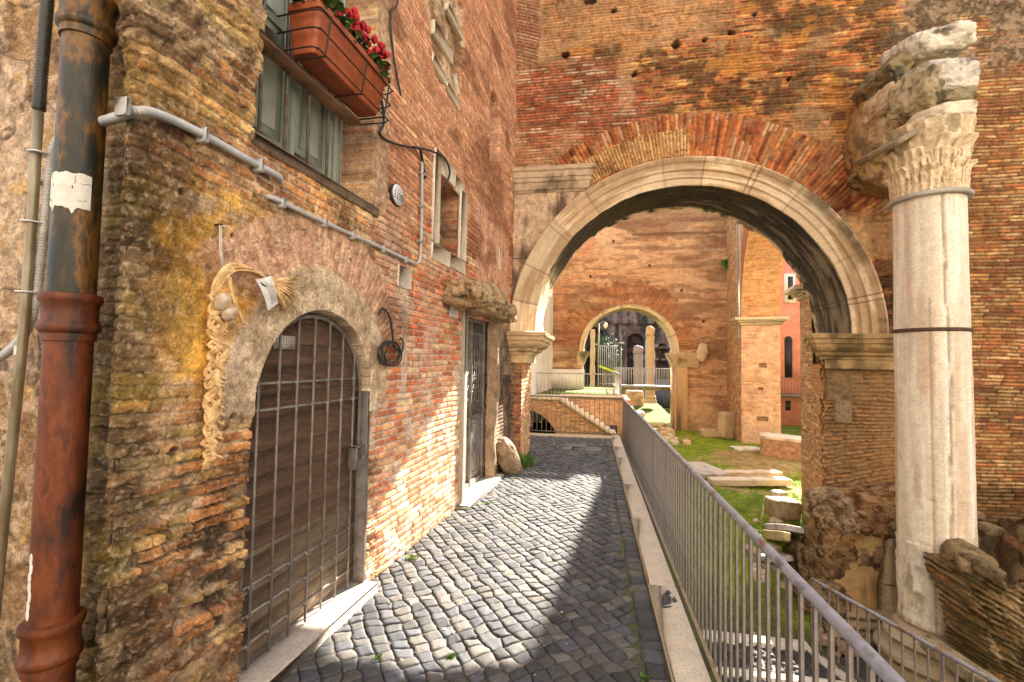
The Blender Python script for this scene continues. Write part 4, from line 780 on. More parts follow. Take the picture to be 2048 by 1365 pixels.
def ent3(b):
    b.col = (.60, .47, .30); b.rock((4.13, 7.42, 5.52), (.16, .42, .22), (0, .12, 0), 31, 4, .30, 32, 1.9, (.36, .24, .12), .55); b.rock((4.16, 7.42, 5.16), (.15, .40, .18), (0, -.08, 0), 33, 3, .36, 32, 2.2, (.38, .27, .14), .54)
    b.col = (.38, .23, .09); b.rock((4.24, 7.8, 5.25), (.32, .25, .55), (0, .1, 0), 35, 4.5, .26, 30, 2.2, (.16, .10, .05), .48); b.rock((4.28, 7.85, 4.65), (.34, .22, .22), (0, .55, 0), 37, 4.5, .28, 26, 2.2, (.14, .09, .05), .46)
fb('side_block', 'marble', ENT, ent3, True, True)
def strap(b): b.tube([(3.98, 6.96, 5.80), (3.965, 6.86, 5.72), (3.97, 6.80, 5.40), (4.0, 6.78, 5.10), (4.06, 6.76, 5.0), (4.15, 6.7, 4.97)], .018, 8)
fb('iron_cramp', 'dark_iron', ENT, strap, True)
# ------------------------------------------------------------------ broken brick mass in front of the column, lower right
def ruin_mass():
    us = np.arange(0, 2.6, .012); vs = np.arange(0, 1, .006)
    # front sheet: foot line at y~5.3, leaning back; the top edge climbs to the right
    u, v = np.meshgrid(us, vs, indexing='ij'); n1 = fbm(u, v*1.6, 1.6, 4, 31); n2 = fbm(u, v*1.6, 6, 4, 32); n3 = fbm(u, v*1.6, 24, 3, 33)
    x = 3.84+u+.22*np.clip(1-v/.62, 0, 1)*(1-sm(.3, 1.2, u)); top = -.45+.05*np.sin(u*5)+(fbm(u, u*0, 3.5, 4, 34)-.5)*.36-.16*sm(.25, .6, u)+.62*sm(.85, 1.5, u)
    hgt = top+2.2; t = np.clip(v/.62, 0, 1); bk = np.clip((v-.62)/.38, 0, 1)
    z = -2.2+hgt*t-.02*bk+(n2-.5)*.05+.25*bk*sm(.3, .9, u); y = 5.75-.08*u+.22*t**3+bk*1.9*(1)+(1-sm(0, .16, u))*.25
    c0, s0 = math.cos(.50), math.sin(.50); m, a, b_, c = bricks(u*c0-z*s0, u*s0+z*c0+ (n1-.5)*.1, .055, .20, .006, .010, 35, .09, .014, .8)
    los = sm(.80, .86, c); y = y+(.07*(1-m)+.06*los*m)*(v < .62)-(n1-.5)*.26-(n2-.5)*.10-(n3-.5)*.03-.075*(b_-.5)*m*(v < .62)
    V = np.stack([x+bk*1.25*(1-sm(1.2, 2.2, u))+(n2-.5)*.04, y, z+bk*((n1-.5)*.5+(n2-.5)*.2)], -1)
    C = pick(a, [(.19, .105, .05), (.24, .13, .06), (.15, .085, .045), (.28, .14, .06), (.20, .13, .07)])*(.7+.6*b_)[..., None]; C = mix(np.array((.13, .085, .045))*np.ones(u.shape+(1,)), C, m)
    C = mix(C, (.34, .15, .06), (c > .88)*m*.8); C = mix(C, (.075, .07, .02), sm(.52, .64, n1)*.6); C = mix(C, (.36, .25, .14), sm(.62, .7, n2)*sm(.5, .6, n1)*.8); C = mix(C, (.10, .11, .03), bk*sm(.4, .6, n2)*.8)
    return mkobj('ruined_wall', V.reshape(-1, 3), grid_faces(len(us), len(vs)).reshape(-1, 4), M['ruin'], None, np.clip(C, .01, .9).reshape(-1, 3), False)
tag(ruin_mass(), 'tumbled dark brick wall stump with tilted courses in front of the column foot', 'wall')
# ------------------------------------------------------------------ INNER COURT: rear wall, side wall, sheeted wall
RW = thing('arched_wall', (1.4, 18.8, -.8), 'tall orange brick rear wall with the smaller round arch, seen through the big arch', 'wall')
BX, BZ, BR = 1.40, 2.18, 1.76
def rear_wall():
    us = np.arange(-2.0, 6.0, .022); vs = np.concatenate([np.arange(-1.2, 8.05, .014)])
    def ex(u, v, C, H, n1, n2, n3):
        r = np.hypot(u-BX, v-BZ); th = np.arctan2(v-BZ, u-BX); mF, f1, f2, f3 = bricks(r, th*2.4, .055, .5, .004, .008, 81)
        fan = sm(1.9, 1.92, r)*(1-sm(2.70, 2.9, r+(n2-.5)*.55+(n1-.5)*.5))*(th > .05)*(th < 3.05)*sm(.68, .50, n1*.6+n2*.4); cF = pick(f1, [(.46, .18, .08), (.42, .16, .07), (.48, .24, .11), (.36, .14, .06)])*(.8+.4*f2)[..., None]
        pale = sm(.40, .58, fbm(u, v, .7, 4, 82)); C = mix(C, (.60, .41, .25), pale*.65); C = mix(C, (.54, .36, .22), .15)
        dk = sm(.56, .66, fbm(u*.4, v*1.3, 1., 4, 83)); C = mix(C, (.17, .085, .04), dk*.55)
        C = mix(C, (.50, .20, .10), sm(.6, .68, fbm(u, v, .5, 3, 84))*.4)
        C = mix(C, (.60, .48, .36), sm(.1, 0, np.abs(v-6.15-.05*(u-4)+(n2-.5)*.1))*(u > 3.9)*(u < 5.4)*.8)
        C = mix(C, (.14, .09, .06), (1-sm(.03, .08, np.abs(v-6.85+(n2-.5)*.05)))*(u > 1.5)*.7); C = mix(C, (.24, .17, .12), sm(7.0, 7.3, v+(n1-.5)*.6)*.6)
        C = mix(C, mix(np.array((.24, .11, .05))*np.ones(u.shape+(1,)), cF, mF*.9), fan*.85); dk2 = sm(.54, .64, fbm(u*.5, v*3, 1.8, 4, 86)); C = mix(C, (.20, .10, .05), dk2*.5)
        for hx, hz in ((-.1, 5.2), (2.2, 5.6), (3.4, 4.6), (4.2, 3.4), (.8, 6.6)): C = mix(C, (.05, .03, .02), 1-sm(.03, .08, np.hypot(u-hx, v-hz)))
        return C, H
    brick_sheet('brick_face', RW, np.stack([us, us*0+18.8, us*0], 1), np.tile((0., -1., 0), (len(us), 1)), us, vs, [(.56, .29, .14), (.52, .22, .10), (.60, .37, .20), (.48, .20, .09), (.56, .32, .16)], (.52, .36, .22), 80, .055, .27, .010, .03, .15, 'far', ex,
                lambda u, v: ~((np.hypot(u-BX, v-BZ) < BR+.08)*(v >= BZ) | ((u > BX-BR)*(u < BX+BR+.02)*(v < BZ))))
    us = np.arange(-2, 6.01, .1); vs = np.arange(-1.2, 8.06, .1)
    brick_sheet('back_face', RW, np.stack([us, us*0+19.9, us*0], 1), np.tile((0., 1., 0), (len(us), 1)), us, vs, PAL_TN, (.36, .24, .14), 85, .2, .6, mat='far', flip=True,
                mask=lambda u, v: ~((np.hypot(u-BX, v-BZ) < BR+.1)*(v >= BZ) | ((u > BX-BR)*(u < BX+BR)*(v < BZ))))
    t = MB(); t.col = (.40, .30, .22); t.box((-2.0, 18.78, 8.0), (6.0, 19.92, 8.12)); t.col = (.42, .26, .14); t.box((5.98, 18.8, -1.2), (6.02, 19.9, 8.0)); t.col = (.44, .27, .15)
    t.box((BX+BR, 18.82, -1.2), (BX+BR+.05, 19.88, BZ-.3)); t.box((BX-BR-.05, 18.82, -1.2), (BX-BR, 19.88, BZ-.3)); t.build('jambs_and_coping', M['far'], RW, colour=True)
    arch_ring('archivolt', RW, BX, BZ, 18.78, 19.9, BR-.02, BR+.16, -.03, math.pi+.03, .5, 9, 9, (.56, .44, .28), (.58, .46, .28), .02)
    for x0, x1 in ((BX-BR-.26, BX-BR+.02), (BX+BR-.02, BX+BR+.85)):
        def im(b): b.col = (.50, .38, .23); moulded(b, x0+.02, x1, 18.74, 19.9, [(1.62, 0), (1.7, .03), (1.75, .05), (1.9, .10), (2.0, .17), (2.12, .22), (2.18, .2)], x0 > BX, x0 < BX, True)
        autosmooth(fb('impost', 'marble', RW, im, True, True), 30)
    def jp(b): b.col = (.54, .36, .18); b.box((BX+BR, 18.60, -1.2), (BX+BR+.44, 18.79, 1.62), None, .02); b.col = (.56, .45, .30); b.rock((BX+BR+.95, 18.62, 2.2), (.2, .12, .35), (0, .2, 0), 4, 3, .3, 8)
    fb('marble_pilaster', 'marble', RW, jp, False, True)
rear_wall()
fern = None
SW = thing('side_wall', (4.6, 13, -.8), 'brick side wall with a tall open arch toward the salmon house', 'wall')
SA = np.array((3.92, 9.2, 0)); SB = np.array((4.72, 16.0, 0)); SL = np.linalg.norm(SB-SA); SDv = (SB-SA)/SL; SN = np.array((-SDv[1], SDv[0], 0)); SH = 8.3
def side_wall():
    L2 = 9.9; c_, r_, zi = 3.75, 3.05, 3.25              # arch in the side wall: centre along it, radius, springing
    us = np.arange(0, L2, .03); vs = np.arange(-1.2, SH+.1, .02)
    op = lambda u, v: ((np.hypot(u-c_, v-zi) < r_)*(v >= zi) | ((u > c_-r_)*(u < c_+r_)*(v < zi)))
    def ex(u, v, C, H, n1, n2, n3):
        r = np.hypot(u-c_, v-zi); th = np.arctan2(v-zi, u-c_); mF, f1, f2, f3 = bricks(r, th*3.3, .06, .5, .004, .008, 91); fan = (r < r_+.75)*(v > zi)
        C = mix(C, mix(np.array((.30, .16, .09))*np.ones(u.shape+(1,)), pick(f1, [(.42, .16, .08), (.38, .14, .07), (.34, .12, .06)])*(.8+.4*f2)[..., None], mF), fan*1.); return C, H
    brick_sheet('brick_face', SW, SA[None]+us[:, None]*SDv[None], np.tile(SN, (len(us), 1)), us, vs, PAL_TN, (.42, .29, .17), 90, .056, .26, .008, .03, .12, 'far', ex, lambda u, v: ~op(u, v), flip=True)
    us2 = us[::3]; vs2 = vs[::3]
    brick_sheet('outer_face', SW, SA[None]+us2[:, None]*SDv[None]-SN[None]*1.12, np.tile(-SN, (len(us2), 1)), us2, vs2, PAL_TN, (.42, .29, .17), 92, .15, .5, mat='far', mask=lambda u, v: ~op(u, v))
    # soffit of the arch, then the two jambs
    ts = np.arange(0, math.pi+.001, .011); ws = np.arange(0, 1.13, .03); T, W_ = np.meshgrid(ts, ws, indexing='ij'); m, a, b, c = bricks(W_, T*r_, .055, .3, .005, .008, 93); n2 = fbm(W_, T*r_, 3, 4, 94)
    R = r_-.008*(m-1)*-1+(n2-.5)*.03; Pp = SA+np.stack([(c_+R*np.cos(T))]*3, -1)*SDv-W_[..., None]*SN; Pp[..., 2] = zi+R*np.sin(T)
    C = mix(np.array((.44, .29, .15))*np.ones(T.shape+(1,)), pick(a, [(.46, .24, .11), (.50, .31, .16), (.42, .19, .09), (.48, .27, .13)])*(.8+.4*b)[..., None], m*.9)
    mkobj('arch_soffit', Pp.reshape(-1, 3), grid_faces(len(ts), len(ws)).reshape(-1, 4), M['far'], SW, C.reshape(-1, 3))
    for u0, sg, nm in ((c_-r_, 1., 'near_pier'), (c_+r_, -1., 'far_pier')):
        ws = np.arange(0, 1.13, .018); vv = np.arange(-1.2, zi+.05, .014)
        def ex2(u, v, C, H, n1, n2, n3):
            C = mix(C, (.54, .38, .27), sm(.42, .60, n1)*.6); q = ((np.abs(u-.62) < .1)*(np.abs(v-1.75) < .07)) | ((np.abs(u-.55) < .07)*(np.abs(v-1.0) < .05)) | ((np.abs(u-.6) < .16)*(np.abs(v-.05) < .07)); C = mix(C, (.2, .11, .06), q*.8); return C, H-q*.06
        brick_sheet(nm, SW, (SA+SDv*u0)[None]-ws[:, None]*SN[None], np.tile(SDv*sg, (len(ws), 1)), ws, vv, [(.50, .28, .18), (.46, .22, .13), (.54, .36, .25), (.48, .29, .19)], (.46, .33, .24), 95, .055, .25, .007, .025, .1, 'far', ex2, flip=sg < 0)
        def cap(b):
            b.col = (.60, .50, .34)
            for z0, z1, e in ((3.02, 3.1, .05), (3.1, 3.17, .12), (3.17, 3.27, .22)):
                a0, a1 = (u0-.5, u0+e) if sg > 0 else (u0-e, u0+.5); b.box((a0, -e, z0), (a1, 1.12+e, z1), (SA, SDv, -SN, ZV), .015)
        fb('impost', 'marble', SW, cap, False, True)
    def strip(b): b.col = (.62, .52, .42); b.box((c_+r_+.02, -.06, 2.6), (c_+r_+.2, .09, 6.6), (SA, SDv, SN*1., ZV), .02)
    fb('marble_strip', 'marble', SW, strip, False, True)
    t = MB(); t.col = (.40, .28, .16); t.box((0, -1.14, SH), (L2, .02, SH+.14), (SA, SDv, SN, ZV)); t.build('coping', M['far'], SW, colour=True)
side_wall()
def tarp():
    ys = np.arange(9.3, 18.75, .06); vs = np.arange(-.3, 6.6, .06); y, z = np.meshgrid(ys, vs, indexing='ij'); n = fbm(y*1.5, z*.5, 1.2, 4, 3); n2 = fbm(y*.6+z*.5, z-y*.3, 2.2, 3, 4)
    x = -1.93+.34*sm(13, 18.5, y)+.04*np.sin(y*5+n*6)+(n-.5)*.14+(n2-.5)*.06+.3*(y > 30); V = np.stack([x, y, z], -1).reshape(-1, 3)
    W_ = thing('sheeted_wall', (-1.95, 14, -.3), 'pale wall wrapped in white plastic sheeting left of the steps', 'wall')
    mkobj('sheeting', V, grid_faces(len(ys), len(vs)).reshape(-1, 4), M['tarp'], W_)
    fb('masonry', 'white_wall', W_, lambda b: b.box((-2.6, 9.25, -.9), (-2.06, 18.75, 6.55), None, .03))
tarp()
# ------------------------------------------------------------------ steps, landing, bridge
ST = thing('stone_staircase', (0, 13.9, -.8), 'white stone steps over a dark brick arch, leading up to the grassy landing', 'staircase')
def stair():
    us = np.arange(-2.0, .80, .014); vs = np.arange(-1.3, .72, .0105)
    top = lambda u: np.where(u < -.92, .70, .70-(u+.92)*(1.02/1.62))
    def ex(u, v, C, H, n1, n2, n3):
        r = np.hypot(u+2.05, v+.78); th = np.arctan2(v+.78, u+2.05); m, a, b, c = bricks(r, th*1.3, .05, .3, .004, .007, 3); f = (r < 1.42)*(r > 1.1); C = mix(C, mix(np.array((.40, .27, .16))*np.ones(u.shape+(1,)), pick(a, [(.46, .25, .13), (.42, .20, .10), (.50, .31, .17)]), m), f*1.); return C, H
    brick_sheet('side_face', ST, np.stack([us, us*0+13.8, us*0], 1), np.tile((0., -1, 0), (len(us), 1)), us, vs, PAL_TN, (.40, .27, .15), 101, .05, .22, .006, .01, .15, 'far', ex,
                lambda u, v: (v < top(u)-.02) & (np.hypot(u+2.05, v+.78) > 1.1))
    b = MB(); b.col = (.60, .50, .38)
    b.box((-2.0, 13.74, .62), (-.92, 13.98, .72)); sl = math.atan2(1.02, 1.62); L = math.hypot(1.62, 1.02); X = np.array((math.cos(sl), 0, -math.sin(sl))); Z = np.array((math.sin(sl), 0, math.cos(sl)))
    b.box((0, 0, -.09), (L+.1, .24, .02), ((-.92, 13.74, .70), X, (0, 1, 0), Z)); b.build('coping', M['marble'], ST, colour=True)
    b = MB(); b.col = (.66, .61, .53); n = 10
    for k in range(n): b.box((-.92+k*.162, 13.98, .70-(k+1)*.102-.5), (-.92+(k+1)*.162+.02, 15.0, .70-(k+1)*.102), None, .008)
    b.box((-2.0, 13.98, .4), (-.92, 15.0, .70)); b.build('treads', M['marble'], ST, colour=True)
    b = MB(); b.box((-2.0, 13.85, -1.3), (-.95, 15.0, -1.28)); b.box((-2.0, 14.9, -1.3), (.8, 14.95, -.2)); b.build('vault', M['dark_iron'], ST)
stair()
LD = thing('landing', (-.5, 16.8, -.8), 'raised grassy landing with pale stone edging behind the white steps', 'landing')
def land():
    us = np.arange(-1.0, .95, .016); vs = np.arange(-1.2, .62, .0105)
    brick_sheet('brick_face', LD, np.stack([us, us*0+15.02, us*0], 1), np.tile((0., -1, 0), (len(us), 1)), us, vs, [(.50, .26, .14), (.46, .22, .11), (.54, .33, .19)], (.44, .31, .20), 105, .05, .22, .006, .01, .1, 'far')
    b = MB(); b.col = (.46, .22, .1); b.box((.90, 15.0, -1.2), (.95, 18.8, .62)); b.box((.95, 15.3, -1.2), (1.3, 18.8, .5)); b.build('brick_flank', M['far'], LD, colour=True)
    b = MB(); b.col = (.58, .48, .36); b.box((-1.0, 14.96, .61), (1.0, 15.22, .72), None, .02); b.box((.74, 15.22, .61), (1.0, 18.7, .72), None, .02); b.build('edging', M['marble'], LD, colour=True)
    b = MB(); b.box((-1.9, 15.22, .4), (.74, 18.7, .69)); b.box((-1.9, 18.7, .4), (1.0, 20.2, .69)); b.col = (.17, .19, .05)
    o = b.build('turf', M['earth'], LD); c = o.data.color_attributes.new('col', 'FLOAT_COLOR', 'POINT'); c.data.foreach_set('color', [.10, .14, .02, 1]*len(o.data.vertices))
    b = MB(); b.box((-1.95, 18.45, .69), (-.3, 18.62, 1.46)); b.build('white_panel', M['white_wall'], LD)
land()
FBR = thing('footbridge', (2.4, 20.6, .6), 'metal footbridge with slim bars beyond the smaller arch', 'footbridge')
fb('deck', 'rail_grey', FBR, lambda b: b.box((.95, 20.2, .72), (4.6, 21.3, .80)))
fb('girder', 'steel', FBR, lambda b: [b.box((.95, 20.25, .62), (4.6, 20.35, .72)), b.box((.95, 21.15, .62), (4.6, 21.25, .72))] and None)
for y in (20.24, 21.26): fb('rail_bars', 'rail_grey', FBR, lambda b: [b.tube([(x, y, .86), (x, y, 1.52)], .011, 5) for x in np.arange(1.0, 4.6, .105)] and None)
fb('handrail', 'rail_grey', FBR, lambda b: [b.tube([(.95, y, 1.53), (4.6, y, 1.53)], .022, 6) for y in (20.24, 21.26)] and None)

# ------------------------------------------------------------------ railings: every post and baluster a part
def railing(label, A, B, h, sp, bar, post_every, mats, base=None, hr=.028, wavy=0, group=None, foot=0.):
    A, B = Vector(A), Vector(B); L = (B-A).length; T = (B-A).normalized(); Nn = Vector((-T.y, T.x, 0)).normalized(); Tz = Vector((T.x, T.y, 0)).normalized()
    t = thing('railing', A, label, 'railing', group)
    n = int(L/sp); proto = {}
    for k in range(n+1):
        p = A+T*min(k*sp, L); post = post_every and k % post_every == 0; key = 'post' if post else 'baluster'; hw = bar*(2.0 if post else 1); loc = p-A
        if key not in proto:
            b = MB(); b.box((-hw/2, -bar*.45, foot), (hw/2, bar*.45, h-.01), (A, Tz, Nn, (0, 0, 1)), .001); o = b.build(key, M[mats[0]], t); o.location = loc; proto[key] = o
        else: copy_to(proto[key], t, loc)
    b = MB(); m = max(2, int(L/.12)); rn = random.Random(4)
    b.tube([A+T*L*k/m+Vector((0, 0, h))+Nn*(rn.uniform(-1, 1)*wavy) for k in range(m+1)], hr, 12); b.build('handrail', M[mats[1]], t, True)
    if base is not None:
        b = MB(); b.box((0, -bar*.8, base-.005), (L, bar*.8, base+.02), (A, T, Nn, (0, 0, 1))); b.build('bottom_bar', M[mats[0]], t)
    return t
railing('long brown iron railing with a worn handrail along the right kerb of the cobbled path', (.775, 1.05, 0), (.70, 11.0, 0), .945, .108, .017, 9, ('rail', 'handrail'), None, .0215, .0015, None, -.12)
railing('brown iron railing closing the far end of the cobbled path below the white steps', (-1.50, 11.08, 0), (.69, 11.05, 0), .93, .112, .014, 0, ('rail', 'rail'), .10, .018, 0, None, .09)
railing('grey railing along the front of the grassy landing above the steps', (-1.75, 15.08, .70), (.92, 15.08, .70), .68, .115, .013, 0, ('rail_grey', 'rail_grey'), None, .02, 0)
railing('short grey railing on the right flank of the grassy landing', (.92, 15.1, .70), (.95, 20.1, .70), .68, .14, .013, 0, ('rail_grey', 'rail_grey'), None, .02, 0)
railing('lower brown railing beside the paved sunken path near the column foot', (2.78, 6.60, -1.88), (3.62, 4.4, -1.88), .93, .125, .017, 6, ('rail', 'handrail'), .10, .021, 0)

# ------------------------------------------------------------------ beyond the arches
PK = thing('house', (10, 24.3, -1), 'salmon pink house with white-framed windows seen through the side arch', 'house')
fb('wall', 'pink', PK, lambda b: b.box((6.5, 24, -1.2), (15, 28, 8.2)))
def pw(b): b.box((9.02, 23.93, 4.75), (9.50, 24.02, 6.15))
wf = fb('window', 'white_wall', PK, pw); fb('pane', 'glass', wf, lambda b: b.box((9.16, 23.9, 4.9), (9.38, 23.94, 6.0)))
fb('arched_window', 'dark_iron', PK, lambda b: [b.box((9.02, 23.95, 1.2), (9.34, 24.02, 3.0)), b.prism([(9.18+.16*math.cos(a), 3.0+.16*math.sin(a)) for a in np.linspace(0, math.pi, 9)], .07, ((0, 23.95, 0), (1, 0, 0), (0, 0, 1), (0, 1, 0)))] and None)
fb('small_window', 'dark_iron', PK, lambda b: b.box((9.05, 23.95, -.35), (9.25, 24.02, .1)))
fb('balcony', 'rail', PK, lambda b: [b.box((8.2, 23.3, .30), (11, 24, .44)), b.tube([(8.2, 23.32, 1.2), (11, 23.32, 1.2)], .02, 6)]+[b.tube([(x, 23.32, .44), (x, 23.32, 1.2)], .009, 4) for x in np.arange(8.2, 11, .14)] and None)
fb('floodlight', 'dark_iron', PK, lambda b: b.box((9.62, 23.35, 1.28), (9.85, 23.6, 1.5)))
TH = thing('ruined_theatre', (3, 46, -1), 'huge dark weathered stone ruin with arches, far beyond the smaller arch', 'ruin')
def theatre():
    us = np.arange(-6, 14, .07); vs = np.arange(-1.5, 11, .07); u, v = np.meshgrid(us, vs, indexing='ij'); n1 = fbm(u, v, .6, 4, 5); n2 = fbm(u, v, 2.5, 4, 6); n3 = fbm(u*2.2, v*.5, 1.4, 4, 8)
    H = (n1-.5)*.5+(n2-.5)*.25; C = mix(np.array((.055, .05, .055))*np.ones(u.shape+(1,)), (.17, .145, .15), sm(.42, .64, n3*.6+n2*.4)); C = mix(C, (.16, .11, .11), sm(2.5, 4, u)*sm(.4, .6, n1)); C = mix(C, (.25, .19, .17), sm(.6, .7, n3)*sm(3, 4, v))
    for cx, r, z in ((4.0, .75, 3.75), (.2, .8, 4.3), (8.6, .7, 3.6), (6.45, .5, 3.1)):
        q = ((np.hypot(u-cx, v-z) < r)*(v > z) | (np.abs(u-cx) < r)*(v <= z)*(v > -.5)); H = H-q*.9; C = mix(C, (.03, .025, .025), q*.9)
    for z, hh in ((3.35, .16), (5.6, .22), (2.15, .12)):
        q = (np.abs(v-z+(n2-.5)*.15) < hh)*(u > (5.6 if z < 5 else -9)); H = H+q*.3; C = mix(C, (.34, .30, .30), q*.75*(n2 > .42)*(z < 5))
    for cx in (2.1, 3.0, 6.3, 7.6, 9.6, 5.4):
        q = (np.abs(u-cx) < .28+(n2-.5)*.2)*(v > 5.4); H = H+q*.4*np.sqrt(np.clip(1-((u-cx)/.4)**2, 0, 1)); C = mix(C, (.24, .18, .17), q*.6)
    hf('stone_face', np.stack([us, us*0+45, us*0], 1), np.tile((0., -1, 0), (len(us), 1)), us, vs, H, np.clip(C, .01, .9), M['far'], TH)
    b = MB(); b.col = (.10, .085, .08); b.box((-6, 45.9, -1.5), (14, 50, 11)); b.build('rear_mass', M['far'], TH, colour=True)
theatre()
def pillar(name, label, x, y, z0, z1, r, tone, cap=True, base=True, group=None):
    t = thing(name, (x, y, z0), label, 'column', group); b = MB(); b.col = tone; zs = np.linspace(0, z1-z0, 14); b.lathe([(0, 0)]+[(r*(1-.1*q/(z1-z0))+.02*math.sin(q*7), q) for q in zs]+[(0, z1-z0)], (x, y, z0), 20, .02, 3); autosmooth(b.build('shaft', M['marble'], t, True, True), 40)
    if cap: b = MB(); b.col = tone; b.rock((x-.03, y, z1+.22), (r*.95, r*.95, .28), (0, .1, 0), 5, 3, .25, 9); b.build('broken_top', M['marble'], t, True, True)
    if base: b = MB(); b.col = tone; b.lathe([(0, -.42), (r*1.45, -.42), (r*1.45, -.28), (r*1.25, -.2), (r*1.35, -.12), (r*1.05, 0), (0, 0)], (x, y, z0), 20); autosmooth(b.build('base', M['marble'], t, True, True), 40)
pillar('ancient_column', 'sunlit orange stone column with a broken top, behind the footbridge', 2.86, 24, .2, 3.1, .21, (.50, .35, .20))
pillar('ancient_column', 'short grey broken column behind the footbridge, left of the orange column', 2.75, 29, -.8, 2.3, .30, (.30, .25, .25), True, False)
pillar('ancient_column', 'slim pale broken column in front of the dark ruin arch', 3.95, 35, -.8, 3.5, .16, (.38, .35, .36), False, False)
pillar('ancient_column', 'thin orange column just inside the left jamb of the smaller arch', .02, 23.5, .2, 3.4, .12, (.46, .34, .22), False)
LPT = thing('lamp_post', (1.77, 30, -.8), 'slim lamp post with a flat head beyond the smaller arch', 'lamp post')
fb('pole', 'steel', LPT, lambda b: b.tube([(1.77, 30, -.8), (1.77, 30, 2.95)], [.07, .05], 8), True); fb('lamp_head', 'steel', LPT, lambda b: b.box((1.62, 29.8, 2.92), (1.98, 30.2, 3.02), None, .02))
SLM = thing('street_lamp', (.62, 22.4, .7), 'white globe street lamp by the tree beyond the smaller arch', 'street lamp')
fb('post', 'steel', SLM, lambda b: b.tube([(.3, 22.4, .6), (.3, 22.4, 3.6)], .035, 8), True)
fb('arm', 'steel', SLM, lambda b: b.tube([(.3, 22.4, 3.5), (.5, 22.4, 3.72), (.62, 22.4, 3.64)], .015, 6), True)
fb('lantern', 'lamp', SLM, lambda b: b.lathe([(0, -.14), (.05, -.13), (.09, -.02), (.10, .05), (.06, .12), (0, .16)], (.62, 22.4, 3.5), 14), True)
def leaf_mass(b, c, size, n, ls, tones, seed, gap=.0):
    rn = random.Random(seed); cl = [(rn.gauss(0, .5), rn.gauss(0, .5), rn.gauss(0, .45)) for _ in range(9)]
    for k in range(n):
        q = rn.choice(cl); p = Vector((c[0]+size[0]*(q[0]+rn.gauss(0, .26)), c[1]+size[1]*(q[1]+rn.gauss(0, .26)), c[2]+size[2]*(q[2]+rn.gauss(0, .24))))
        t = rn.choice(tones); g = rn.uniform(.75, 1.25); b.col = tuple(x*g for x in t); a = rn.uniform(0, 6.28); e = rn.uniform(-1, 1); X = Vector((math.cos(a)*math.cos(e), math.sin(a)*math.cos(e), math.sin(e))); Y = X.orthogonal().normalized(); l = ls*rn.uniform(.6, 1.3)
        b.add([p, p+X*l*.5+Y*l*.28, p+X*l, p+X*l*.5-Y*l*.28], [(0, 1, 2, 3)])
TR = thing('tree', (.75, 30, -.8), 'dense green tree behind the metal fence beyond the smaller arch', 'tree')
fb('trunk', 'wood', TR, lambda b: [b.tube([(.75, 30, -.8), (.78, 30, 1.2), (.7, 30, 2.6)], [.14, .11, .05], 8), b.tube([(.78, 30, 1.2), (1.1, 29.9, 2.2)], [.07, .03], 6), b.tube([(.76, 30, 1.4), (.4, 30.1, 2.4)], [.07, .03], 6)] and None, True)
fb('crown', 'leaf', TR, lambda b: leaf_mass(b, (.62, 30, 2.6), (.75, .7, 1.1), 5200, .13, [(.035, .085, .02), (.05, .12, .03), (.025, .06, .015), (.07, .15, .04)], 4), False, True)
FN = thing('metal_fence', (.8, 26, -.5), 'tall fence of thin white bars under the tree', 'fence')
fb('bars', 'rail_grey', FN, lambda b: [b.tube([(x, 26, .3), (x, 26, 2.7)], .015, 5) for x in np.arange(.35, 1.35, .105)] and None); fb('rails', 'rail_grey', FN, lambda b: [b.tube([(.3, 26, z), (1.4, 26, z)], .02, 5) for z in (.6, 2.66)] and None)
def tp(b):
    for k in range(12):
        x0, x1 = .33+k*.085, .33+(k+1)*.085; z0, z1 = 1.55-.03*k, 1.55-.03*(k+1); b.box((x0, 25.93, z0-.05), (x1, 25.945+.01*(k % 2), z0+.06))
tag(fb('caution_tape', 'tape', None, tp), 'yellow-green caution tape strung across the white bar fence', 'tape')
BR_ = thing('street_barrier', (5.2, 31, -1), 'dark blue-grey sheeted street barrier at the right edge of the smaller arch', 'barrier')
fb('panel', 'asphalt', BR_, lambda b: b.box((3.9, 30, -1), (7.2, 30.1, .75))); fb('fence_bars', 'dark_iron', BR_, lambda b: [b.tube([(x, 26+.0*x, -.9), (x, 26, .05)], .014, 4) for x in np.arange(3.75, 5.2, .16)] and None)

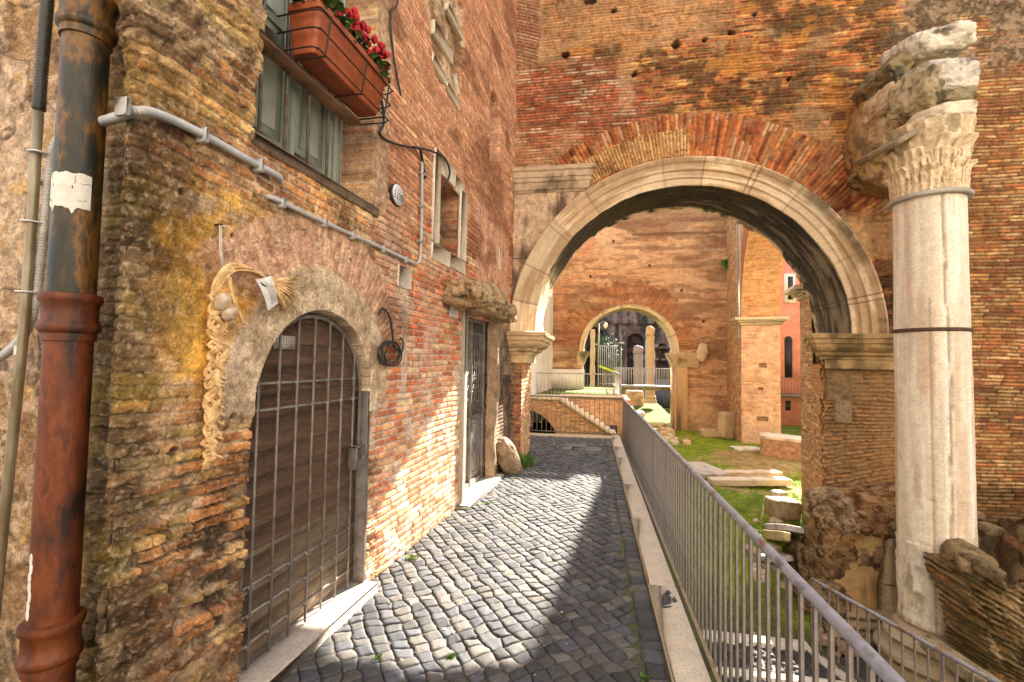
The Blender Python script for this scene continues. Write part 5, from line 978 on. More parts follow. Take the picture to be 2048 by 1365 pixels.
# ------------------------------------------------------------------ ground, lower paving, grass
def gheight(x, y):
    inner = -.76-.03*np.sin(x*1.3)*np.cos(y*.9); t = sm(6.7, 9.4, y-.25*(x-2.5)); z = -1.95+(inner+1.95)*t
    z = z+.10*(vn(x*1.1, y*1.1, 3)-.5)*(y > 6.8)*(y < 60)+.05*(vn(x*4, y*4, 4)-.5)*sm(6.6, 7.2, y)*(y < 40); z = np.where(y > 20, z+.35*sm(20, 25, y)*(1-sm(3.4, 4.2, x))-.3*sm(3.4, 4.2, x), z)
    z = np.where((x > 6.3)&(y > 11)&(y < 20), z-.3, z); return z
def ground():
    xs = np.concatenate([[-250, -60, -20, -8, -4], np.arange(-2.5, 7.5, .06), [8, 10, 14, 20, 40, 120, 300]]); ys = np.concatenate([[-250, -80, -20, -6, 0], np.arange(1.5, 21, .06), np.arange(21, 40, .3), [45, 60, 100, 300, 600]])
    x, y = np.meshgrid(xs, ys, indexing='ij'); z = gheight(x, y); n1 = fbm(x, y, .8, 4, 1); n2 = fbm(x, y, 3.5, 4, 2); n3 = fbm(x, y, 12, 3, 3)
    C = mix(np.array((.13, .20, .012))*np.ones(x.shape+(1,)), (.22, .30, .018), sm(.4, .6, n2)); br = sm(.44, .56, n1*.5+n2*.3+.25*np.exp(-((x-4.6)/1.2)**2-((y-13.2)/1.5)**2)+.12*np.exp(-((x-3.2)/1.2)**2-((y-13)/3)**2)-.03)
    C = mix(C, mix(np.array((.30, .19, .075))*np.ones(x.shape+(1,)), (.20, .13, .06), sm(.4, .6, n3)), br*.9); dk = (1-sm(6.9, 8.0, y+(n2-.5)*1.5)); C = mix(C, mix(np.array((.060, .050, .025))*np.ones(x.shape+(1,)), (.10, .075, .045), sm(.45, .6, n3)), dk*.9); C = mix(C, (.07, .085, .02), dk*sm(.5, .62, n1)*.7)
    C = C*(1-.45*sm(20, 22, y))[..., None]
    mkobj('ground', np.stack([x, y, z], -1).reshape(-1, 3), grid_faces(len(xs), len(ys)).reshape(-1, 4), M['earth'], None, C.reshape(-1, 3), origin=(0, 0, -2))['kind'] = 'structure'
ground()
def grass():
    rs = np.random.RandomState(5); n = 160000; x = rs.uniform(.8, 6.2, n); y = rs.uniform(7.2, 20.5, n)
    n1 = fbm(x, y, .8, 4, 1); n2 = fbm(x, y, 3.5, 4, 2); br = n1*.5+n2*.3+.25*np.exp(-((x-4.6)/1.2)**2-((y-13.2)/1.5)**2)+.12*np.exp(-((x-3.2)/1.2)**2-((y-13)/3)**2)-.03
    k = (br < .46+rs.rand(n)*.07) & ~((y < 9.3) & (x > 3.3)); x, y = x[k], y[k]; n = len(x); z = gheight(x, y); a = rs.uniform(0, 6.28, n); h = rs.uniform(.015, .045, n); l = rs.uniform(-.03, .03, (n, 2)); w_ = .005
    ca, sa = np.cos(a)*w_, np.sin(a)*w_; V = np.stack([np.stack([x-ca, y-sa, z-.01], 1), np.stack([x+ca, y+sa, z-.01], 1), np.stack([x+l[:, 0], y+l[:, 1], z+h], 1)], 1).reshape(-1, 3)
    g = rs.uniform(.7, 1.3, (n, 1)); c = np.where(rs.rand(n, 1) < .6, np.array([[.17, .27, .016]]), np.array([[.30, .34, .03]]))*g; C = np.repeat(c, 3, 0)
    o = mkobj('grass', V, np.arange(3*n).reshape(-1, 3), M['leaf'], None, C, False); tag(o, 'short green grass in patches on the sunken court', 'grass', kind='stuff')
grass()
def cobbles(name, quads, tones, seed, h=.017, m=9, mat='basalt'):
    """quads (n,4,3): corners of each stone; rounded stones in one sheet"""
    Q = np.asarray(quads); n = len(Q); g = np.array([-1, -.955, -.87, -.5, 0, .5, .87, .955, 1]) if m == 9 else np.linspace(-1, 1, m); A, B = np.meshgrid(g, g, indexing='ij'); A = A.ravel(); B = B.ravel(); rs = np.random.RandomState(seed)
    k = np.sqrt(np.maximum(1-.5*B**2*np.abs(B)**2, .1)); a = A*np.sqrt(1-.12*np.abs(B)**8); b = B*np.sqrt(1-.12*np.abs(A)**8)
    wA, wB = (a+1)/2, (b+1)/2; W_ = np.stack([(1-wA)*(1-wB), wA*(1-wB), wA*wB, (1-wA)*wB], 1); V = np.einsum('mk,nkd->nmd', W_, Q)
    pw = rs.uniform(18, 34, (n, 1)); top = (1-np.abs(A)[None]**pw)*(1-np.abs(B)[None]**pw); tx, ty = rs.uniform(-.006, .006, (2, n, 1)); hh = rs.uniform(.6, 1.15, (n, 1))*h
    V[..., 2] += -.026+np.maximum(top, 0)**.7*(.026+.35*hh)+.0015*(1-A**2)*(1-B**2)+tx*A+ty*B; V = V+np.stack([(vn(V[..., 0]*26, V[..., 1]*26, 1)-.5)*.016, (vn(V[..., 0]*26, V[..., 1]*26, 2)-.5)*.014, (vn(V[..., 0]*38, V[..., 1]*38, 3)-.5)*.009], -1)
    F = (np.arange(n)[:, None, None, None]*m*m+grid_faces(m, m)[None]).reshape(-1, 4); c = pick(rs.rand(n), tones)*rs.uniform(.7, 1.3, (n, 1)); C = np.repeat(c, m*m, 0)
    return V.reshape(-1, 3), F, C
def path():
    rs = np.random.RandomState(3); p = .103; an = math.radians(37); ca, sa = math.cos(an), math.sin(an); N_ = 122; K = {}
    def cor(i, k):
        if (i, k) not in K:
            u = (i-N_/2)*p*1.0+rs.uniform(-.014, .014); v = (k-N_/2)*p*.92+rs.uniform(-.014, .014)+.022*math.sin(i*.55); K[(i, k)] = (u*ca-v*sa-.6, u*sa+v*ca+5.4)
        return K[(i, k)]
    qs = []
    for i in range(N_):
        for k in range(N_):
            c = [cor(i, k), cor(i+1, k), cor(i+1, k+1), cor(i, k+1)]; mx = sum(q[0] for q in c)/4; my = sum(q[1] for q in c)/4
            if my < .2 or my > 11.0: continue
            wx = -1.685+.0648*(my-3.34) if my < 8 else -1.9
            if mx < wx-.06 or mx > .285: continue
            if my > 7.95 and my < 9.3 and mx < -1.16: continue
            e = .0012; q = np.array([(x+(mx-x)*e/.06, y+(my-y)*e/.06, 0) for x, y in c]); q[:, 0] = np.minimum(q[:, 0], .312); qs.append(q)
    y = .3
    while y < 11.0:
        l = rs.uniform(.095, .15); qs.append(np.array([(.315, y+.005, 0), (.44, y+.005, 0), (.44, y+l-.005, 0), (.315, y+l-.005, 0)])+np.c_[rs.uniform(-.005, .005, (4, 2)), np.zeros(4)]); y += l
    V, F, C = cobbles('c', qs, [(.064, .064, .069), (.080, .078, .078), (.045, .047, .054), (.100, .094, .088), (.062, .066, .080)], 5)
    xs = np.arange(-2.3, .74, .04); ys = np.arange(0., 11.35, .04); x, yy = np.meshgrid(xs, ys, indexing='ij'); n = fbm(x, yy, 5, 4, 3); ms = sm(.50, .62, fbm(x, yy, 1.6, 4, 8)+.05*np.exp(-((x-.3)/.10)**2)); c2 = mix(np.array((.045, .036, .027))*np.ones(x.shape+(1,)), (.075, .06, .045), sm(.4, .6, n)); c2 = mix(c2, (.06, .085, .02), ms*.7)
    V2 = np.stack([x, yy, -.0075+(n-.5)*.010], -1).reshape(-1, 3); F2 = grid_faces(len(xs), len(ys)).reshape(-1, 4)+len(V)
    b = MB(); b.col = (.3, .22, .14); b.box((-2.3, .0, -2.2), (.735, 11.4, -.03)); V3 = np.array(b.v); F3 = np.array(b.f)+len(V)+len(V2)
    mkobj('cobbled_path', np.concatenate([V, V2, V3]), np.concatenate([F, F2, F3]), M['basalt'], None, np.concatenate([C, c2.reshape(-1, 3), np.array(b.c)]))['kind'] = 'structure'
    b = MB(); y = .2; rn = random.Random(2)
    while y < 11.0:
        l = min(rn.uniform(1.1, 1.9), 11.1-y); g = rn.uniform(.92, 1.06); b.col = (.50*g, .43*g, .35*g); b.box((.452, y+.003, -.1), (.655+rn.uniform(-.006, .006), y+l-.003, .034+rn.uniform(0, .004)), None, .01); y += l
    b.col = (.46, .38, .3); b.box((-1.5, 11.0, -.1), (.655, 11.22, .036), None, .01); b.build('kerb', M['marble'], None, colour=True)['kind'] = 'structure'
    b = MB(); b.col = (.40, .36, .32); b.box((.66, .1, -.6), (.74, 11.2, -.05)); b.build('kerb_footing', M['marble'], None, colour=True)['kind'] = 'structure'
path()
def lowpath():
    rs = np.random.RandomState(8); qs = []
    for i in range(20):
        for k in range(52):
            x0 = .8+i*.1+rs.uniform(-.01, .01); y0 = 1.5+k*.1+(.05 if i % 2 else 0)
            if y0 < 6.58 and x0 < 2.68+.35*(6.6-y0): qs.append(np.array([(x0, y0, -1.86), (x0+.092, y0, -1.86), (x0+.092, y0+.092, -1.86), (x0, y0+.092, -1.86)])+np.c_[rs.uniform(-.008, .008, (4, 2)), np.zeros(4)])
    V, F, C = cobbles('c', qs, [(.048, .047, .049), (.058, .056, .056), (.040, .040, .043)], 5, .02, 5); b = MB(); b.col = (.09, .08, .07); b.box((.76, .5, -2.1), (3.6, 6.62, -1.884))
    mkobj('lower_path', np.concatenate([V, b.v]), np.concatenate([F, np.array(b.f)+len(V)]), M['basalt'], None, np.concatenate([C, b.c]))['kind'] = 'structure'
    b = MB(); b.col = (.56, .52, .47); b.box((.78, 6.62, -2.1), (2.78, 6.80, -1.82), None, .01); b.box((.78, 5.92, -2.0), (2.95, 6.04, -1.825), None, .008); b.box((0, 0, -.2), (2.4, .10, .045), ((2.72, 6.62, -1.87), (.35, -.93, 0), (.93, .35, 0), (0, 0, 1)), .01); b.build('lower_kerb', M['marble'], None, colour=True)['kind'] = 'structure'
lowpath()
# ------------------------------------------------------------------ PIPES, CONDUITS, CABLES on the left building
DP = thing('drainpipe', (-2.115, 1.57, 0), 'thick rusty cast-iron drainpipe with a torn white paper band in the near corner', 'drainpipe')
PX, PY = -2.115, 1.57
def psec(z0, z1):
    def f(b):
        zs = np.linspace(z0, z1, int((z1-z0)/.02)+2); b.lathe([(0, z0)]+[(.078, z) for z in zs]+[(0, z1)], (PX, PY, 0), 36)
    return f
fb('lower_pipe', 'pipe_low', DP, psec(-.2, 1.86), True); fb('upper_pipe', 'pipe_up', DP, psec(1.86, 3.9), True)
for z, mt in ((.60, 'pipe_low'), (1.90, 'pipe_low'), (3.16, 'pipe_up')):
    def col(b):
        pf = [(0, -.10), (.086, -.10), (.086, -.07), (.098, -.06), (.10, -.045), (.098, -.03), (.089, -.02), (.090, .05), (.099, .06), (.101, .075), (.099, .09), (.080, .095), (0, .095)]
        b.lathe([(r, z+q) for r, q in pf], (PX, PY, 0), 36)
    autosmooth(fb('collar', mt, DP, col, True), 50)
def band():
    qs = np.linspace(-2.95, -.1, 60); zs = np.linspace(0, 1, 14); V = []; F = []
    for q in qs:
        lo = 2.335+.012*(vn(q*6, 1, 1)-.5)-.022*max(0, math.sin(q*7+1))**6; hi = 2.475+.012*(vn(q*6, 5, 2)-.5)
        for t in zs: V.append((PX+.0797*math.cos(q), PY+.0797*math.sin(q), lo+(hi-lo)*t))
    n = len(zs); rs = np.random.RandomState(2)
    F = [(i*n+k, (i+1)*n+k, (i+1)*n+k+1, i*n+k+1) for i in range(len(qs)-1) for k in range(n-1) if fbm(np.array(i*.31), np.array(k*.5), 1.2, 3, 3) < .80]
    mkobj('paper_band', np.array(V), F, M['paper'], DP)
band()
def cracks(b):
    rn = random.Random(4)
    for k in range(9):
        q = rn.uniform(-2.7, -.4); z = rn.uniform(2.36, 2.45); pts = []
        for j in range(7): pts.append((PX+.0803*math.cos(q), PY+.0803*math.sin(q), z)); q += rn.uniform(-.10, .10) if k % 2 else rn.uniform(.02, .12); z += rn.uniform(.004, .018) if k % 2 else rn.uniform(-.008, .008)
        pts = [p for p in pts if 2.335 < p[2] < 2.47]
        if len(pts) > 2: b.tube(pts, .0009, 4)
fb('cracks', 'cable', DP, cracks)
def spl(b): 
    for k in range(7): b.rock((PX+.079*math.cos(-1.75+.05*math.sin(k*2)), PY+.079*math.sin(-1.75+.05*math.sin(k*2)), .95-.035*k), (.008, .0015, .024), (0, 0, 0), k, 2, .2, 5)
fb('paint_splash', 'paper', DP, spl, True)
def corrug(pts, r, pitch=.0125, amp=.17):
    pts = [Vector(p) for p in pts]; P_ = []
    for i in range(len(pts)-1):                            # Catmull-Rom through the points
        p0, p1, p2, p3 = pts[max(i-1, 0)], pts[i], pts[i+1], pts[min(i+2, len(pts)-1)]; m = max(2, int((p2-p1).length/(pitch/3)))
        for k in range(m):
            t = k/m; P_.append(.5*((2*p1)+(p2-p0)*t+(2*p0-5*p1+4*p2-p3)*t*t+(3*p1-p0-3*p2+p3)*t**3))
    P_.append(pts[-1]); rr = [r*(1+amp*(1, -.2, -.8)[k % 3]) for k in range(len(P_))]; return P_, rr
def smoothpath(pts, m=8):
    pts = [Vector(p) for p in pts]; P_ = []
    for i in range(len(pts)-1):
        p0, p1, p2, p3 = pts[max(i-1, 0)], pts[i], pts[i+1], pts[min(i+2, len(pts)-1)]
        for k in range(m): t = k/m; P_.append(.5*((2*p1)+(p2-p0)*t+(2*p0-5*p1+4*p2-p3)*t*t+(3*p1-p0-3*p2+p3)*t**3))
    P_.append(pts[-1]); return P_
def SPP(px, py, Y=1.63):
    d = FW+RT*((px-1024)/930)+UP*((682.5-py)/930); q = Vector((0, 0, 1.75))+d*(Y/d.y); return tuple(q)      # a point on the plane the pipes hang in
SP = thing('steel_pipe', (-2.40, 1.60, 0), 'thin galvanised steel pipe left of the rusty drainpipe', 'pipe')
fb('tube', 'steel', SP, lambda b: b.tube([SPP(*q) for q in ((77, 225), (68, 380), (50, 640), (25, 880), (4, 1080), (-20, 1330))], .0185, 14), True)
def lab(b):
    qs = np.linspace(-2.7, -.2, 16); V = [(SPP(40, 703)[0]+.0193*math.cos(q), 1.63+.0193*math.sin(q), z) for q in qs for z in (1.74, 1.78)]; b.add(V, [(2*i, 2*i+2, 2*i+3, 2*i+1) for i in range(15)])
fb('paper_label', 'paper', SP, lab, True)
def lab2(b):
    qs = np.linspace(-1.0, -.4, 6); V = [(SPP(40, 703)[0]+.0197*math.cos(q), 1.63+.0197*math.sin(q), z) for q in qs for z in (1.742, 1.778)]; b.add(V, [(2*i, 2*i+2, 2*i+3, 2*i+1) for i in range(5)])
fb('blue_mark', 'ink', SP, lab2, True)
for px, py in ((80, 308), (66, 446), (56, 585)):
    def tie(b): q = SPP(px, py, 1.64); b.lathe([(.040, -.003), (.042, -.003), (.042, .003), (.040, .003)], q, 18)
    fb('cable_tie', 'enamel', SP, tie, True)
def sleeve(b): P_, r = corrug([SPP(78, 220), SPP(86, 110), SPP(95, 0), SPP(100, -120)], .021); b.tube(P_, r, 12)
tag(fb('conduit', 'black_pvc', None, sleeve, True), 'black corrugated conduit running up from the thin steel pipe', 'conduit')
def gconduit(b):
    P_, r = corrug([SPP(125, 270, 1.66), SPP(106, 300, 1.66), SPP(97, 370, 1.66), SPP(84, 500, 1.66), SPP(68, 620, 1.66), SPP(48, 670, 1.665), SPP(20, 700, 1.665), SPP(-20, 730, 1.665)], .0165); b.tube(P_, r, 12)
tag(fb('conduit', 'pvc', None, gconduit, True), 'grey corrugated conduit looping behind the thin steel pipe', 'conduit')
HC = thing('conduit', tuple(LW(1.8, 2.75, .03)), 'thick grey corrugated conduit clipped along the near wall, upper run', 'conduit')
def hc(b): P_, r = corrug([SPP(170, 262, 1.64), SPP(200, 246, 1.60), SPP(232, 236, 1.54), LW(1.50, 2.70, .045), LW(1.60, 2.735, .04), LW(1.79, 2.752, .032), LW(2.05, 2.750, .03), LW(2.24, 2.750, .03), LW(2.30, 2.748, .02), LW(2.32, 2.74, -.03)], .0175); b.tube(P_, r, 12)
fb('tube', 'pvc', HC, hc, True)
for s in (1.455, 1.80, 2.135):
    fb('clip', 'pvc', HC, lambda b: (b.box((s-.011, 2.715 if s > 1.5 else 2.66, 0), (s+.011, 2.785 if s > 1.5 else 2.73, .058), LB, .004)))
LC = thing('conduit', tuple(LW(3.1, 2.62, .02)), 'slim grey conduit below the window, bending up toward the number plate', 'conduit')
def lc(b): b.tube(smoothpath([LW(2.24, 2.617, -.01), LW(2.27, 2.62, .024), LW(2.69, 2.617, .024), LW(3.33, 2.628, .024), LW(3.9, 2.63, .024), LW(4.05, 2.635, .024), LW(4.13, 2.68, .024), LW(4.15, 2.80, .024), LW(4.15, 3.2, .024), LW(4.13, 3.68, .024)], 10), .0135, 12)
fb('tube', 'pvc', LC, lc, True)
for s, z in ((2.32, 2.618), (2.70, 2.618), (3.02, 2.622), (3.45, 2.63), (3.85, 2.63)): fb('clip', 'pvc', LC, lambda b: b.box((s-.012, z-.032, 0), (s+.012, z+.026, .044), LB, .004))
for z in (2.86, 3.2, 3.52): fb('clip', 'pvc', LC, lambda b: b.box((4.115, z-.012, 0), (4.18, z+.012, .044), LB, .004))
def coil(b):
    b.tube(smoothpath([LW(3.43, 2.10, .02), LW(3.46, 2.15, .03), LW(3.56, 2.10, .035), LW(3.62, 1.98, .035), LW(3.66, 1.86, .03), LW(3.74, 1.82, .03)]), .0085, 8)
    for k, (dx, dz, rx, rz) in enumerate(((0, 0, .17, .095), (.02, .012, .15, .085), (-.02, -.015, .175, .092), (.03, -.008, .14, .10))):
        b.tube(smoothpath([LW(3.60+dx+rx*math.cos(t*.524+k), 1.80+dz+rz*math.sin(t*.524+k), .03+.006*k+.008*math.sin(t+k)) for t in range(13)], 4), .0062, 7)
    b.tube(smoothpath([LW(3.72, 1.74, .04), LW(3.80, 1.82, .04), LW(3.83, 1.90, .03), LW(3.78, 1.93, .03)]), .0085, 7)
tag(fb('cable_coil', 'cable', None, coil, True), 'black cable coiled on a hook right of the arched gate', 'cable')
def cab1(b): b.tube(smoothpath([LW(3.50, 5.1, .03), LW(3.56, 4.75, .03), LW(3.44, 4.55, .035), LW(3.52, 4.25, .03), LW(3.66, 4.0, .03)]), .009, 7)
tag(fb('cable', 'cable', None, cab1, True), 'short loose black cable end hanging above the flower box', 'cable')
def cab2(b):
    b.tube(smoothpath([LW(3.05, 3.95, .05), LW(3.26, 3.80, .06), LW(3.36, 3.62, .05), LW(3.32, 3.50, .04), LW(3.5, 3.52, .035), LW(3.8, 3.62, .03), LW(4.05, 3.72, .03), LW(4.3, 3.80, .05), LW(4.6, 3.86, .06), LW(4.78, 3.78, .05), LW(4.76, 3.60, 0)]), .0105, 7)
    b.tube(smoothpath([LW(3.9, 3.66, .04), LW(4.03, 3.70, .045), LW(4.12, 3.64, .03), LW(4.22, 3.5, .02)]), .013, 7)
tag(fb('cable', 'cable', None, cab2, True), 'black cable sagging along the wall from the flower box to the small stone window', 'cable')
# ------------------------------------------------------------------ number plate, plaque
def text(name, body, size, o, X, Y, parent, mat, sx=1.):
    c = bpy.data.curves.new(name, 'FONT'); c.body = body; c.size = size; c.align_x = 'CENTER'; c.align_y = 'CENTER'; c.extrude = .0006
    ob = bpy.data.objects.new(name, c); COL.objects.link(ob); c.materials.append(mat); X = Vector(X); Y = Vector(Y); Z = X.cross(Y)
    m = Matrix(((X.x*sx, Y.x, Z.x, 0), (X.y*sx, Y.y, Z.y, 0), (X.z*sx, Y.z, Z.z, 0), (0, 0, 0, 1))); m.translation = Vector(o)-rootloc(parent)
    bpy.context.view_layer.update(); me = bpy.data.meshes.new_from_object(ob.evaluated_get(bpy.context.evaluated_depsgraph_get())); bpy.data.objects.remove(ob)
    me.transform(m); o2 = bpy.data.objects.new(name, me); COL.objects.link(o2); o2.parent = parent; return o2
def oval(b, a, c, n0, n1, s0=3.672, z0=3.142): b.prism([(s0+a*math.cos(t), z0+c*math.sin(t)*(1 if abs(math.sin(t)) < 2 else 1)) for t in np.linspace(0, 2*math.pi, 33)[:-1]], n1-n0, (LW(0, 0, n0)-WD*0-LW(0, 0, 0)+LB[0], WD, ZV, WN))
NP = thing('number_plate', tuple(LW(3.672, 3.142, .02)), 'small white oval enamel plate with a dark rim and number by the window', 'sign')
fb('rim', 'ink', NP, lambda b: oval(b, .104, .094, .0, .026)); fb('plate', 'enamel', NP, lambda b: oval(b, .098, .088, .026, .030))
text('number', '3339', .088, LW(3.672, 3.128, .0312), WD, ZV, NP, M['ink'], .95)
fb('dashes', 'ink', NP, lambda b: [b.box((3.672+k*.042-.011, 3.178, .030), (3.672+k*.042+.011, 3.184, .0312), LB) for k in (-1, 0, 1)] and None)
PQ = thing('wall_plaque', tuple(LW(5.1, 2.31, .02)), 'small white rectangular plaque beside the iron door', 'sign')
fb('plate', 'enamel', PQ, lambda b: b.box((4.99, 2.235, 0), (5.215, 2.395, .024), LB, .003)); text('number', '23', .075, LW(5.10, 2.300, .0247), WD, ZV, PQ, M['concrete'])
fb('line', 'concrete', PQ, lambda b: b.box((5.05, 2.347, .0242), (5.15, 2.351, .0250), LB))
# ------------------------------------------------------------------ garlic braid
GB = thing('garlic_braid', tuple(LW(1.90, 1.25, .05)), 'straw garlic braid with two bulbs and a paper tag hanging on the yellow wall', 'garlic braid')
fb('nail', 'dark_iron', GB, lambda b: b.tube([LW(1.913, 2.372, -.01), LW(1.913, 2.374, .04)], .005, 6))
def gstring(b):
    for q in (-.004, .005): b.tube([LW(1.915+q, 2.372, .03), LW(1.917+q, 2.26, .034), LW(1.925+q, 2.15, .05)], .0028, 6)
    b.tube([LW(1.915, 2.365, .034), LW(1.935, 2.372, .04), LW(1.955, 2.360, .04)], .003, 6)
fb('string', 'string', GB, gstring, True)
def braid(b):
    rn = random.Random(6); top = 2.03; bot = 1.27
    for st in range(3):                                    # three plaited strands, each a bundle of blades
        for j in range(6):
            pts = []; oa, ob_ = rn.uniform(-.012, .012), rn.uniform(-.010, .010)
            for k in range(64):
                t = k/63; z = top+(bot-top)*t; ph = t*2*math.pi*4.6+st*2*math.pi/3; am = .031*(1-.3*t); ph += .5*math.sin(t*19+st); am *= 1+.25*math.sin(t*31+st*2); pts.append(LW(1.895+am*math.sin(ph)+oa*(1+.3*math.sin(k*.9+j)), z+.004*math.sin(j*3+k), .042+.022*math.cos(ph*2)*.6+ob_+.012))
            b.tube(pts, [.0088*(1-.35*(k/63)) for k in range(64)], 6)
    for k in range(34):                                    # papery husk blades lying over the plait
        t = rn.random(); z = top+(bot-top)*t; s0 = 1.895+rn.uniform(-.028, .028); a = rn.choice((-1, 1))*rn.uniform(.5, 1.1); l = rn.uniform(.045, .10); w_ = rn.uniform(.006, .013); n0 = .068+rn.uniform(0, .018); X = WD*math.sin(a)-ZV*math.cos(a); Y = WD*math.cos(a)+ZV*math.sin(a); c = LW(s0, z, n0); V = []
        for i in range(5):
            u = -1+i*.5; wi = w_*(1-.8*u*u); m_ = c+X*l*.5*u+WN*(.010*(1-u*u)-.012); V += [m_-Y*wi, m_+WN*.003, m_+Y*wi]
        b.add(V, [(3*i+q, 3*i+q+1, 3*i+q+4, 3*i+q+3) for i in range(4) for q in (0, 1)])
    for k in range(52):                                    # loose husk ends
        t = rn.random(); z = top+(bot-top)*t; sd_ = rn.choice((-1, 1, 1)); s0 = 1.895+sd_*.018; l = rn.uniform(.02, .05)
        b.tube([LW(s0, z, .06), LW(s0+sd_*l*.5, z-l*.35, .075), LW(s0+sd_*l*.9, z-l*rn.uniform(.1, 1), .07)], [.005, .006, .0015], 4)
    for k in range(14): b.tube([LW(1.885+rn.uniform(-.012, .012), 1.29, .05), LW(1.885+rn.uniform(-.04, .03), 1.225+rn.uniform(0, .03), .055)], [.006, .002], 4)
fb('plait', 'straw', GB, braid, True)
def loop(b):
    rn = random.Random(8)
    for j in range(18):
        o1, o2 = rn.uniform(-.02, .02), rn.uniform(-.018, .018)
        b.tube(smoothpath([LW(1.885+o1, 2.02, .05), LW(1.885+o1, 2.09+o2, .06), LW(1.94+o1, 2.165+o2, .07), LW(2.03, 2.185+o2, .07+o1), LW(2.12, 2.175+o2*.6, .065+o1), LW(2.20, 2.150+o2*.5, .06)], 5), .006, 5)
    for j in range(110):
        a = rn.uniform(-.95, .35); l = rn.uniform(.12, .28); b.tube([LW(2.19, 2.150+rn.uniform(-.015, .015), .06), LW(2.19+l*.5*math.cos(a), 2.15+l*.5*math.sin(a), .07+rn.uniform(-.02, .03)), LW(2.19+l*math.cos(a), 2.15+l*math.sin(a)-.01, .06+rn.uniform(-.03, .05))], [.0042, .0036, .001], 4)
    b.tube(smoothpath([LW(1.92, 2.12, .09), LW(1.935, 2.03, .10), LW(1.97, 1.96, .105), LW(2.0, 1.915, .10), LW(2.02, 1.91, .10)]), [.010]*41 if False else .009, 6)
fb('straw_loop', 'straw', GB, loop, True)
for s, z, n, r in ((1.892, 2.0, .085, .042), (1.93, 1.952, .09, .038)):
    def bulb(b):
        V = []; F = []; nz, nq = 14, 30; c = LW(s, z, n); ax = (WD*.25+WN*.85-ZV*.35); ax = ax/np.linalg.norm(ax); X = np.cross(ax, ZV); X /= np.linalg.norm(X); Y = np.cross(ax, X)
        for i in range(nz):
            t = math.pi*i/(nz-1); rr = r*max(math.sin(t), 0)**.8; h = -r*.78*math.cos(t)
            for q in range(nq):
                g = 2*math.pi*q/nq; k = 1+.09*abs(math.cos(g*3.5))*math.sin(t); V.append(c+ax*h+X*rr*k*math.cos(g)+Y*rr*k*math.sin(g))
        for i in range(nz-1):
            for q in range(nq): F.append((i*nq+q, i*nq+(q+1) % nq, (i+1)*nq+(q+1) % nq, (i+1)*nq+q))
        b.add(V, F)
    bo = fb('bulb', 'garlic', GB, bulb, True)
    def roots(b):
        rn = random.Random(3); c = LW(s, z, n)+(WD*.25+WN*.85-ZV*.35)/np.linalg.norm(WD*.25+WN*.85-ZV*.35)*r*.72
        for k in range(40): d = np.array([rn.gauss(0, 1) for _ in range(3)]); b.tube([c+d*.006, c+d*.010+WN*.008], [.002, .001], 3)
    fb('roots', 'straw', bo, roots)
def ptag(b):
    q = [LW(2.070, 2.135, .10), LW(2.165, 2.172, .098), LW(2.235, 2.035, .105), LW(2.140, 1.985, .115)]; m = 6; V = []
    for i in range(m):
        for k in range(m):
            u, v = i/(m-1), k/(m-1); p = (np.array(q[0])*(1-u)+np.array(q[1])*u)*(1-v)+(np.array(q[3])*(1-u)+np.array(q[2])*u)*v; V.append(p+WN*.012*math.sin(v*3+u))
    b.add(V+[np.array(p)-WN*.001 for p in V], [(i*m+k, (i+1)*m+k, (i+1)*m+k+1, i*m+k+1) for i in range(m-1) for k in range(m-1)]+[(m*m+i*m+k, m*m+i*m+k+1, m*m+(i+1)*m+k+1, m*m+(i+1)*m+k) for i in range(m-1) for k in range(m-1)])
tg = fb('paper_tag', 'paper', GB, ptag, True)
def scrib(b):
    q = [np.array(LW(2.070, 2.135, .10)), np.array(LW(2.165, 2.172, .098)), np.array(LW(2.235, 2.035, .105)), np.array(LW(2.140, 1.985, .115))]; rn = random.Random(5)
    def at(u, v): return (q[0]*(1-u)+q[1]*u)*(1-v)+(q[3]*(1-u)+q[2]*u)*v+WN*(.012*math.sin(v*3+u)+.0015)
    for r_ in range(6):
        u = .42+r_*.09; v = .12+.04*r_
        while v < .86: l = rn.uniform(.03, .07); b.tube([at(u, v), at(u+rn.uniform(-.04, .04), v+l*.5), at(u+rn.uniform(-.02, .02), v+l)], .0009, 3); v += l+rn.choice((.012, .03))
    b.tube([at(.18, .10), at(.22, .19), at(.17, .20)], [.002, .005, .002], 5); b.tube([at(.22, .19), at(.36, .26), at(.42, .23)], [.005, .004, .001], 5)
fb('writing', 'cable', tg, scrib)
